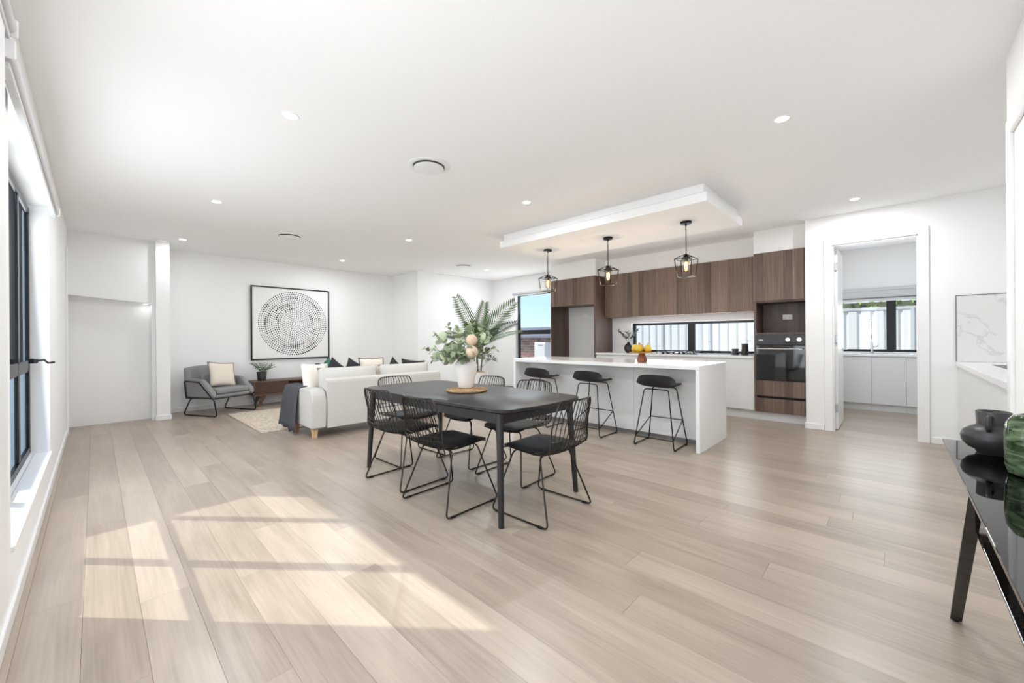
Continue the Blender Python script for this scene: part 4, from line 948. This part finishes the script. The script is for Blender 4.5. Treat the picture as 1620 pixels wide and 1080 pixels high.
# green glass on the console
t = thing('glass_bottle', 'rounded teal glass bottle with a neck on the low console', 'bottle', (3.34, 8.46, 0.4605)); B().lathe([(0.065, 0), (0.085, 0.02), (0.09, 0.10), (0.086, 0.27), (0.07, 0.31), (0.03, 0.335), (0.028, 0.365), (0.040, 0.375), (0.030, 0.374), (0.02, 0.33)], 28).build('body', 'green_glass', t, smooth='auto', world=False); B().lathe([(0.031, 0.345), (0.034, 0.352), (0.031, 0.359)], 20).build('neck_ring', 'green_glass', t, smooth=True, world=False)
t = thing('glass_bowl', 'squat teal glass vase beside the teal bottle', 'vase', (3.12, 8.44, 0.4605)); B().lathe([(0.06, 0), (0.10, 0.05), (0.115, 0.13), (0.10, 0.21), (0.05, 0.25), (0.045, 0.265), (0.055, 0.272), (0.04, 0.27), (0.03, 0.24)], 28).build('body', 'green_glass', t, smooth='auto', world=False); B().lathe([(0.05, 0.25), (0.054, 0.255), (0.05, 0.26)], 20).build('neck_ring', 'green_glass', t, smooth=True, world=False)

# artwork
AX0, AX1, AZ0, AZ1 = 2.02, 3.455, 0.832, 2.245
t = thing('dotted_artwork', 'framed artwork of black dots in concentric rings on the far wall', 'picture', ((AX0 + AX1) / 2, 8.70, AZ0))
for q in ((AX0, AX0 + .022, AZ0, AZ1), (AX1 - .022, AX1, AZ0, AZ1), (AX0 + .022, AX1 - .022, AZ0, AZ0 + .022), (AX0 + .022, AX1 - .022, AZ1 - .022, AZ1)): B().box(q[0], q[1], 8.688, 8.7285, q[2], q[3], 0.002, 1).build('frame', 'black_metal', t)
cv = B().box(AX0 + .022, AX1 - .022, 8.703, 8.7285, AZ0 + .022, AZ1 - .022).build('canvas', 'white_paint_art', t)
b = B(); rr = random.Random(5); cx, cz = (AX0 + AX1) / 2 + .03, (AZ0 + AZ1) / 2
for k in range(1, 18):
    R = 0.0365 * k; n = max(6, int(2 * PI * R / 0.041)); ph = rr.uniform(0, 6)
    runs = [(rr.uniform(0, 6.28), rr.uniform(.2, .9)) for _ in range(2 if k > 7 else 0)]
    for i in range(n):
        a = ph + 2 * PI * i / n; s = 0.0088 + 0.0018 * rr.random() + 0.0022 * (k / 17)
        for a0, w in runs:
            if (a - a0) % (2 * PI) < w: s = 0.0165
        x, z = cx + R * math.cos(a), cz + R * math.sin(a)
        vs = [b.bm.verts.new((x + s * math.cos(2 * PI * q / 7), 8.7022, z + s * math.sin(2 * PI * q / 7))) for q in range(7)]; b.bm.faces.new(vs)
o = b.build('dot_print', 'ink', cv); o['kind'] = 'stuff'

# ------------------------------------------------------------------ palm
PX, PY = 5.34, 6.06
t = thing('palm_pot', 'white floor planter holding the palm behind the dining table', 'plant pot', (PX, PY, 0))
B().lathe([(0.15, 0), (0.16, 0.006), (0.20, 0.53), (0.195, 0.54), (0.178, 0.535), (0.165, 0.43)], 32).build('body', 'planter_white', t, smooth='auto', world=False); B().lathe([(0.176, 0.525), (0.12, 0.545), (0.03, 0.552)], 24).build('mulch', 'bark', t, world=False)
pl = thing('palm_plant', 'tall green palm with arching fronds in the white planter', 'plant', (PX, PY, 0.54))
def frond(p0, d, L_, bend, lw, dark, parent, n=26, ll=0.26, face=(0, 0, 1)):
    pts = curve_pts(p0, d, L_, bend, n); b = B(); b.tube(pts, 0.006, 5, r2=0.0015)
    up = Vector(face).normalized()
    for i in range(4, n + 1):
        ax = (pts[i] - pts[i - 1]).normalized(); side = ax.cross(up); side = side.normalized() if side.length > .05 else ax.orthogonal().normalized(); s = i / n
        ln = ll * (0.35 + 0.65 * math.sin(PI * min(1, 0.15 + s * 0.80))) 
        for sg in (1, -1):
            dd = (side * sg * 0.85 + ax * 0.75 + up * (0.22 - 0.12 * s)).normalized(); nn = dd.cross(ax).normalized(); wv = dd.cross(nn).normalized() * lw
            p = pts[i]; tip = p + dd * ln + Vector((0, 0, -0.12 * ln)); mid = p + dd * ln * .5 + Vector((0, 0, .0))
            q = [b.bm.verts.new(v) for v in (p - wv * .3, p + wv * .3, mid + wv, mid - wv, tip)]
            b.bm.faces.new((q[0], q[1], q[2], q[3])); b.bm.faces.new((q[3], q[2], q[4]))
    b.build('frond', dark, parent, world=False)
for k, (dx, dy) in enumerate(((0.02, 0.03), (-0.04, -0.02), (0.05, -0.03), (-.01, .06))):
    top = Vector((dx * 2.2, dy * 2.2, 0.55 + .08 * k)); B().tube([(dx, dy, -0.03), (dx * 1.5, dy * 1.5, 0.3), top], 0.014, 8, r2=0.009).build('cane', 'cane', pl, smooth=True, world=False)
def dirv(r, u, f_): return rt * r + upv * u + fwd * f_
for (r, u, f_, L_, bd, col, ll, fc) in ((0.42, 1.0, .1, 1.22, dirv(.5, -.15, 0), 'palm_leaf', .30, dirv(.1, .35, -1)), (-0.22, 1.0, -.1, 1.12, dirv(-.25, -.2, 0), 'palm_leaf', .28, dirv(-.2, .3, -1)), (0.9, .75, -.1, .95, dirv(.6, -.35, 0), 'palm_leaf', .18, dirv(0, 1, -.5)),
                                   (-.75, .8, .2, .85, dirv(-.6, -.6, 0), 'palm_dark', .22, dirv(0, .8, -.7)), (.15, 1, .5, .95, dirv(.1, -.3, .4), 'palm_leaf', .24, dirv(0, .4, -1)), (-.1, 1, -.55, .80, dirv(-.1, -.5, -.4), 'palm_leaf', .24, dirv(0, .5, 1)), (.5, .9, -.5, .70, dirv(.3, -.5, -.3), 'palm_dark', .2, dirv(0, .6, -1)),
                                   (.05, 1, .1, .95, dirv(.15, -.2, 0), 'palm_leaf', .26, dirv(.3, .2, -1)), (.65, 1, .3, 1.0, dirv(.5, -.5, .1), 'palm_dark', .2, dirv(0, .7, -1))):
    frond((0.02, 0.02, 0.45), dirv(r, u, f_), L_, bd, 0.014, col, pl, 26, ll, fc)
for (r, u, f_) in ((.85, .62, -.3), (.55, .9, -.5)):
    p = dirv(r, u, f_) * 0.32 + Vector((0, 0, .05)); b = B(); b.tube([(0, 0, 0), p * .6 + Vector((0, 0, .03)), p], 0.004, 5, r2=.002)
    for k in range(9):
        a = k / 8 * PI * 1.2 - .3; d = (rt * math.cos(a) + upv * math.sin(a) * .6 + fwd * .2 * math.sin(3 * a)).normalized(); w = d.cross(fwd).normalized() * .009
        tip = p + d * .15 - upv * .03; mid = p + d * .08; q = [b.bm.verts.new(v) for v in (p, mid + w, tip, mid - w)]; b.bm.faces.new(q)
    b.build('fan_frond', 'palm_dark', pl, world=False)

# ------------------------------------------------------------------ pantry
t = thing('door_1', 'white pantry door standing open inside the doorway', None, (6.6, 0.53, 0))
t['kind'] = 'structure'
lf = B().box(6.592, 7.33, 0.512, 0.548, 0.012, 2.335, 0.002, 1).build('leaf', 'trim', t)
for z in (0.28, 1.17, 2.10): B().box(6.570, 6.5915, 0.514, 0.546, z - .05, z + .05, 0.002, 1).build('hinge', 'steel', t)
b = B(); b.tube([(7.27, 0.512, 1.02), (7.27, 0.470, 1.02), (7.16, 0.462, 1.02)], 0.009, 10); b.tube([(7.27, 0.513, 1.02), (7.27, 0.503, 1.02)], 0.026, 16); b.build('handle', 'steel', lf, smooth='auto')
for (a, c, lb) in ((0.25, 0.66, 'white pantry base cabinet nearest the open door'), (-0.145, 0.25, 'white pantry base cabinet under the tap'), (-0.70, -0.145, 'white pantry base cabinet cut off by the door frame')):
    t = unit('pantry_cabinet', lb, 'cabinet', 8.95, (a + c) / 2, 'white pantry base cabinets')
    B().box(8.675, 9.245, a + .001, c - .001, 0.12, 0.876).build('body', 'white_cab', t); B().box(8.65, 8.672, a + .002, c - .002, 0.115, 0.868, 0.0015, 1).build('door', 'white_cab', t); B().box(8.71, 8.725, a + .001, c - .001, 0, 0.119).build('kickboard', 'white_cab', t)
t = thing('pantry_benchtop', 'white stone bench top in the pantry under the window', 'bench top', (8.95, 0, 0.877)); B().box(8.635, 9.2495, -0.72, 0.715, 0.877, 0.912, 0.002, 1).build('slab', 'stone', t)
t = thing('pantry_sink', 'steel sink rim set in the pantry bench top', 'sink', (8.93, 0.18, 0.912)); b = B()
b.ring_loft([[(8.93 + x * k, 0.10 + y * k2, z) for x, y in rrect(0.2, 0.32, .03, 3)] for k, k2, z in ((1, 1, 0.9125), (1, 1, 0.915), (.93, .95, 0.915), (.92, .94, 0.9126))], cap=False); b.build('rim', 'steel', t); B().box(8.78, 9.08, -.16, .36, 0.9122, 0.9128).build('bowl', 'grey_strip', t)
t = thing('kitchen_tap', 'chrome spring-neck mixer tap at the pantry sink', 'tap', (9.13, 0.26, 0.9125)); b = B(); b.lathe([(0.026, 0), (0.026, 0.012), (0.017, 0.018), (0.017, 0.30), (0.012, 0.31)], 16); b.build('post', 'chrome', t, smooth='auto', world=False)
B().tube(fillet([(0, 0, 0.30), (0, 0, 0.52), (-0.10, 0, 0.56), (-0.17, 0, 0.50), (-0.17, 0, 0.33)], 0.09, 8), 0.012, 10).build('spout', 'chrome', t, smooth='auto', world=False); B().tube([(0, 0, 0.10), (0, -0.06, 0.11), (0, -0.075, 0.15)], 0.007, 8).build('lever', 'chrome', t, smooth='auto', world=False); B().lathe([(0.016, 0.25), (0.020, 0.26), (0.018, 0.33)], 14, (-0.17, 0, 0)).build('spray_head', 'chrome', t, smooth='auto', world=False)

# nook bench, splashback
t = thing('nook_splashback', 'pale marble splashback panel beside the pantry doorway', 'splashback', (6.445, -0.8, 0.92)); B().box(6.440, 6.4495, -1.099, -0.497, 0.921, 1.63, 0.0015, 1).build('panel', 'marble', t); b = B(); b.box(6.436, 6.4495, -0.4968, -0.491, 0.921, 1.636); b.box(6.436, 6.4495, -1.099, -0.4968, 1.6302, 1.636); b.build('edge_trim', 'grey_strip', t)
t = thing('nook_benchtop', 'white stone bench top running toward the marble splashback', 'bench top', (5.0, -0.8, 0.88)); B().box(3.485, 6.4395, -1.099, -0.488, 0.875, 0.920, 0.002, 1).build('slab', 'stone', t)
B().box(4.2, 5.9, -1.0, -0.68, 0.9205, 0.9225).build('recess_strip', 'grey_strip', t)
for (a, c, lb) in ((5.55, 6.44, 'white nook cabinet against the pantry wall'), (4.62, 5.548, 'white nook cabinet in the middle under the marble bench'), (3.49, 4.618, 'white nook cabinet closest to the console wall')):
    t = unit('nook_cabinet', lb, 'cabinet', (a + c) / 2, -0.8, 'white nook base cabinets'); B().box(a, c, -1.099, -0.535, 0.12, 0.8745).build('body', 'white_cab', t); B().box(a + .002, c - .002, -0.534, -0.512, 0.12, 0.868, 0.0015, 1).build('door', 'white_cab', t); B().box(a, c, -0.60, -0.585, 0, 0.119).build('kickboard', 'white_cab', t)

# ------------------------------------------------------------------ smoked glass console with vases
t = thing('glass_console', 'smoked glass console table with slanted legs at the right edge', 'console table', (1.75, -0.3, 0))
B().box(0.40, 2.57, -0.445, -0.155, 0.738, 0.750, 0.001, 1).build('tabletop', 'smoked', t); B().box(0.86, 2.11, -0.41, -0.195, 0.545, 0.555, 0.001, 1).build('shelf', 'smoked', t)
for sx in (1, -1):
    for y in (-0.185, -0.415):
        xb, xt = (2.50, 1.86) if sx > 0 else (0.46, 0.95)
        b = B(); w = 0.010; hy = 0.017
        b.ring_loft([[(xb - w, y - hy, 0.006), (xb + w, y - hy, 0.006), (xb + w, y + hy, 0.006), (xb - w, y + hy, 0.006)], [(xt - w, y - hy, 0.7375), (xt + w, y - hy, 0.7375), (xt + w, y + hy, 0.7375), (xt - w, y + hy, 0.7375)]]); lg = b.build('leg', 'black_glass', t)
        B().lathe([(0.010, 0), (0.010, 0.0065)], 10, (xb, y, 0)).build('foot', 'black_metal', lg)
        xm = xt + (xb - xt) * 0.10; B().tube([(xm - .03, y, 0.68), (xm + .03, y, 0.68)], 0.007, 12).build('bolt', 'chrome', lg, smooth='auto')
t = thing('black_jug', 'black ceramic jug with a squat round body and two handles on the console', 'vase', (2.36, -0.275, 0.7505), 0.3)
B().lathe([(0.042, 0), (0.046, 0.004), (0.048, 0.012), (0.068, 0.022), (0.082, 0.042), (0.086, 0.062), (0.080, 0.082), (0.062, 0.098), (0.046, 0.106), (0.044, 0.112), (0.046, 0.160), (0.042, 0.162), (0.039, 0.158), (0.037, 0.11), (0.03, 0.09)], 40).build('body', 'black_ceramic', t, smooth=True, world=False)
for a in (2.55, 2.55 + PI):
    pts = fillet([(0.044 * math.cos(a), 0.044 * math.sin(a), 0.142), (0.074 * math.cos(a), 0.074 * math.sin(a), 0.145), (0.076 * math.cos(a), 0.076 * math.sin(a), 0.11), (0.064 * math.cos(a), 0.064 * math.sin(a), 0.094)], 0.016, 5); B().tube(pts, 0.008, 10).build('handle', 'black_ceramic', t, smooth=True, world=False)
t = thing('glass_vase', 'green swirled glass vase on the console at the picture edge', 'vase', (2.06, -0.33, 0.7505)); B().lathe([(0.050, 0), (0.062, 0.006), (0.068, 0.03), (0.070, 0.12), (0.066, 0.165), (0.050, 0.19), (0.036, 0.196), (0.032, 0.190), (0.03, 0.17)], 40).build('body', 'swirl', t, smooth=True, world=False); B().lathe([(0.045, 0.0005), (0.05, 0.004)], 24, (0, 0, 0)).build('foot_ring', 'swirl', t, world=False)

# ------------------------------------------------------------------ outdoors
struct(B().box(-30, 60, -30, 60, -0.5, -0.18).build('ground', 'concrete'))
# steel sheet fence beyond the kitchen
t = thing('steel_fence', 'pale ribbed steel fence outside the kitchen and pantry windows', 'fence', (10.4, 3.2, -0.18))
nsh = 8; pw = 0.195; per = 6; y = -2.6
for k in range(nsh):
    y0 = y + k * pw * per; prof_ = []
    for i in range(per):
        a = y0 + i * pw; prof_ += [(10.40, a), (10.40, a + 0.118), (10.435, a + 0.135), (10.435, a + 0.178)]
    prof_.append((10.40, y0 + per * pw))
    bb = B(); bb.surf([[(x_, y_, -0.18) for x_, y_ in prof_], [(x_, y_, 1.70) for x_, y_ in prof_]], 0.004); bb.build('panel', 'fence', t)
    B().box(10.375, 10.425, y0 - .025, y0 + .025, -0.18, 1.74).build('post', 'fence_cap', t)
B().box(10.385, 10.45, -2.6, y + nsh * pw * per, 1.70, 1.755, 0.006, 1).build('top_rail', 'fence_cap', t)
t = thing('hedge', 'lime green hedge showing above the fence outside the pantry', 'hedge', (11.2, 0, -0.18)); b = B(); rr = random.Random(2)
for k in range(1500):
    p = Vector((11.2 + rr.uniform(-.35, .35), rr.uniform(-2.6, 2.2), rr.uniform(1.3, 2.35))); d = Vector((rr.uniform(-1, 1), rr.uniform(-1, 1), rr.uniform(-1, 1))).normalized() * .06; s_ = d.orthogonal().normalized() * .03
    q = [b.bm.verts.new(v) for v in (p - d, p + s_, p + d, p - s_)]; b.bm.faces.new(q)
o = b.build('foliage', 'hedge', t); o['kind'] = 'stuff'; B().box(11.05, 11.35, -2.5, 2.1, -0.18, 1.9).build('stems', 'euc_stem', t)
# neighbour's brick house and appliance
t = thing('brick_house', 'neighbouring brick house with slate roof outside the narrow kitchen window', 'building', (12, 10, -0.18))
bw = B().box(9.908, 15, 7.65, 14.0, -0.18, 1.24).build('brick_wall', 'mortar', t)
bk = [B().box(-0.006, 0.006, -0.119, 0.119, -0.037, 0.037, 0.003, 1).mesh('brick', m) for m in ('brick_red', 'brick_plum', 'brick_tan')]
rb = random.Random(9)
for i in range(13):
    for j in range(9):
        o = bpy.data.objects.new('brick', rb.choice(bk)); COL.objects.link(o); o.parent = bw
        o.location = Vector((9.903, 7.775 + j * 0.25 + (0.125 if i % 2 else 0), 1.195 - i * 0.086)) - t.location
b = B(); b.ring_loft([[(9.6, 7.35, 1.225), (15.3, 7.35, 1.225), (15.3, 14.3, 1.225), (9.6, 14.3, 1.225)], [(9.6, 7.35, 1.28), (15.3, 7.35, 1.28), (15.3, 14.3, 1.28), (9.6, 14.3, 1.28)], [(11.8, 9.5, 1.64), (13, 9.5, 1.64), (13, 12.2, 1.64), (11.8, 12.2, 1.64)]]); b.build('roof', 'roof_tile', t)
b = B(); b.box(9.885, 9.9, 8.22, 8.30, -0.18, 1.2); b.build('downpipe', 'dark_timber', t)
t = thing('hot_water_unit', 'white hot water unit against the neighbouring brick wall', 'water heater', (9.7, 7.98, -0.18)); B().box(9.55, 9.85, 7.72, 8.17, -0.18, 1.09, 0.03, 3).build('casing', 'ac_white', t, wn=True); B().box(9.545, 9.551, 7.80, 8.0, 0.985, 1.005).build('vent_slot', 'grey_strip', t)
# far roof further away
t = thing('far_roof', 'pale roof gable beyond the brick house', 'building', (16, 8.5, -0.18)); b = B(); b.box(15.6, 20, 8.2, 13, -0.18, 1.3); b.build('gable_wall', 'ac_white', t); b = B(); b.prism([(7.9, 1.3), (10.6, 1.75), (13.3, 1.3)], 'x', 15.4, 20.2); b.build('roof', 'concrete', t)
# wing of the house beyond the wide window: its eave throws the straight shade edge on the floor
t = thing('house_wing', 'dark brown wing of the house seen through the wide window', 'building', (-2.2, 7.2, -0.18))
B().box(-9.0, -0.402, 5.99, 8.6, -0.18, 2.86).build('rendered_wall', 'dark_brick', t); B().box(-9.05, -0.402, 5.96, 8.6, 2.86, 3.0).build('roof_edge', 'black_frame', t)
t = thing('garden_wall', 'low white garden wall outside the wide window', 'wall', (-1.4, 5.75, -0.18)); B().box(-2.6, -0.402, 5.70, 5.80, -0.18, 0.96).build('render', 'ac_white', t); B().box(-2.62, -0.402, 5.68, 5.82, 0.96, 1.0, 0.004, 1).build('coping', 'fence_cap', t)
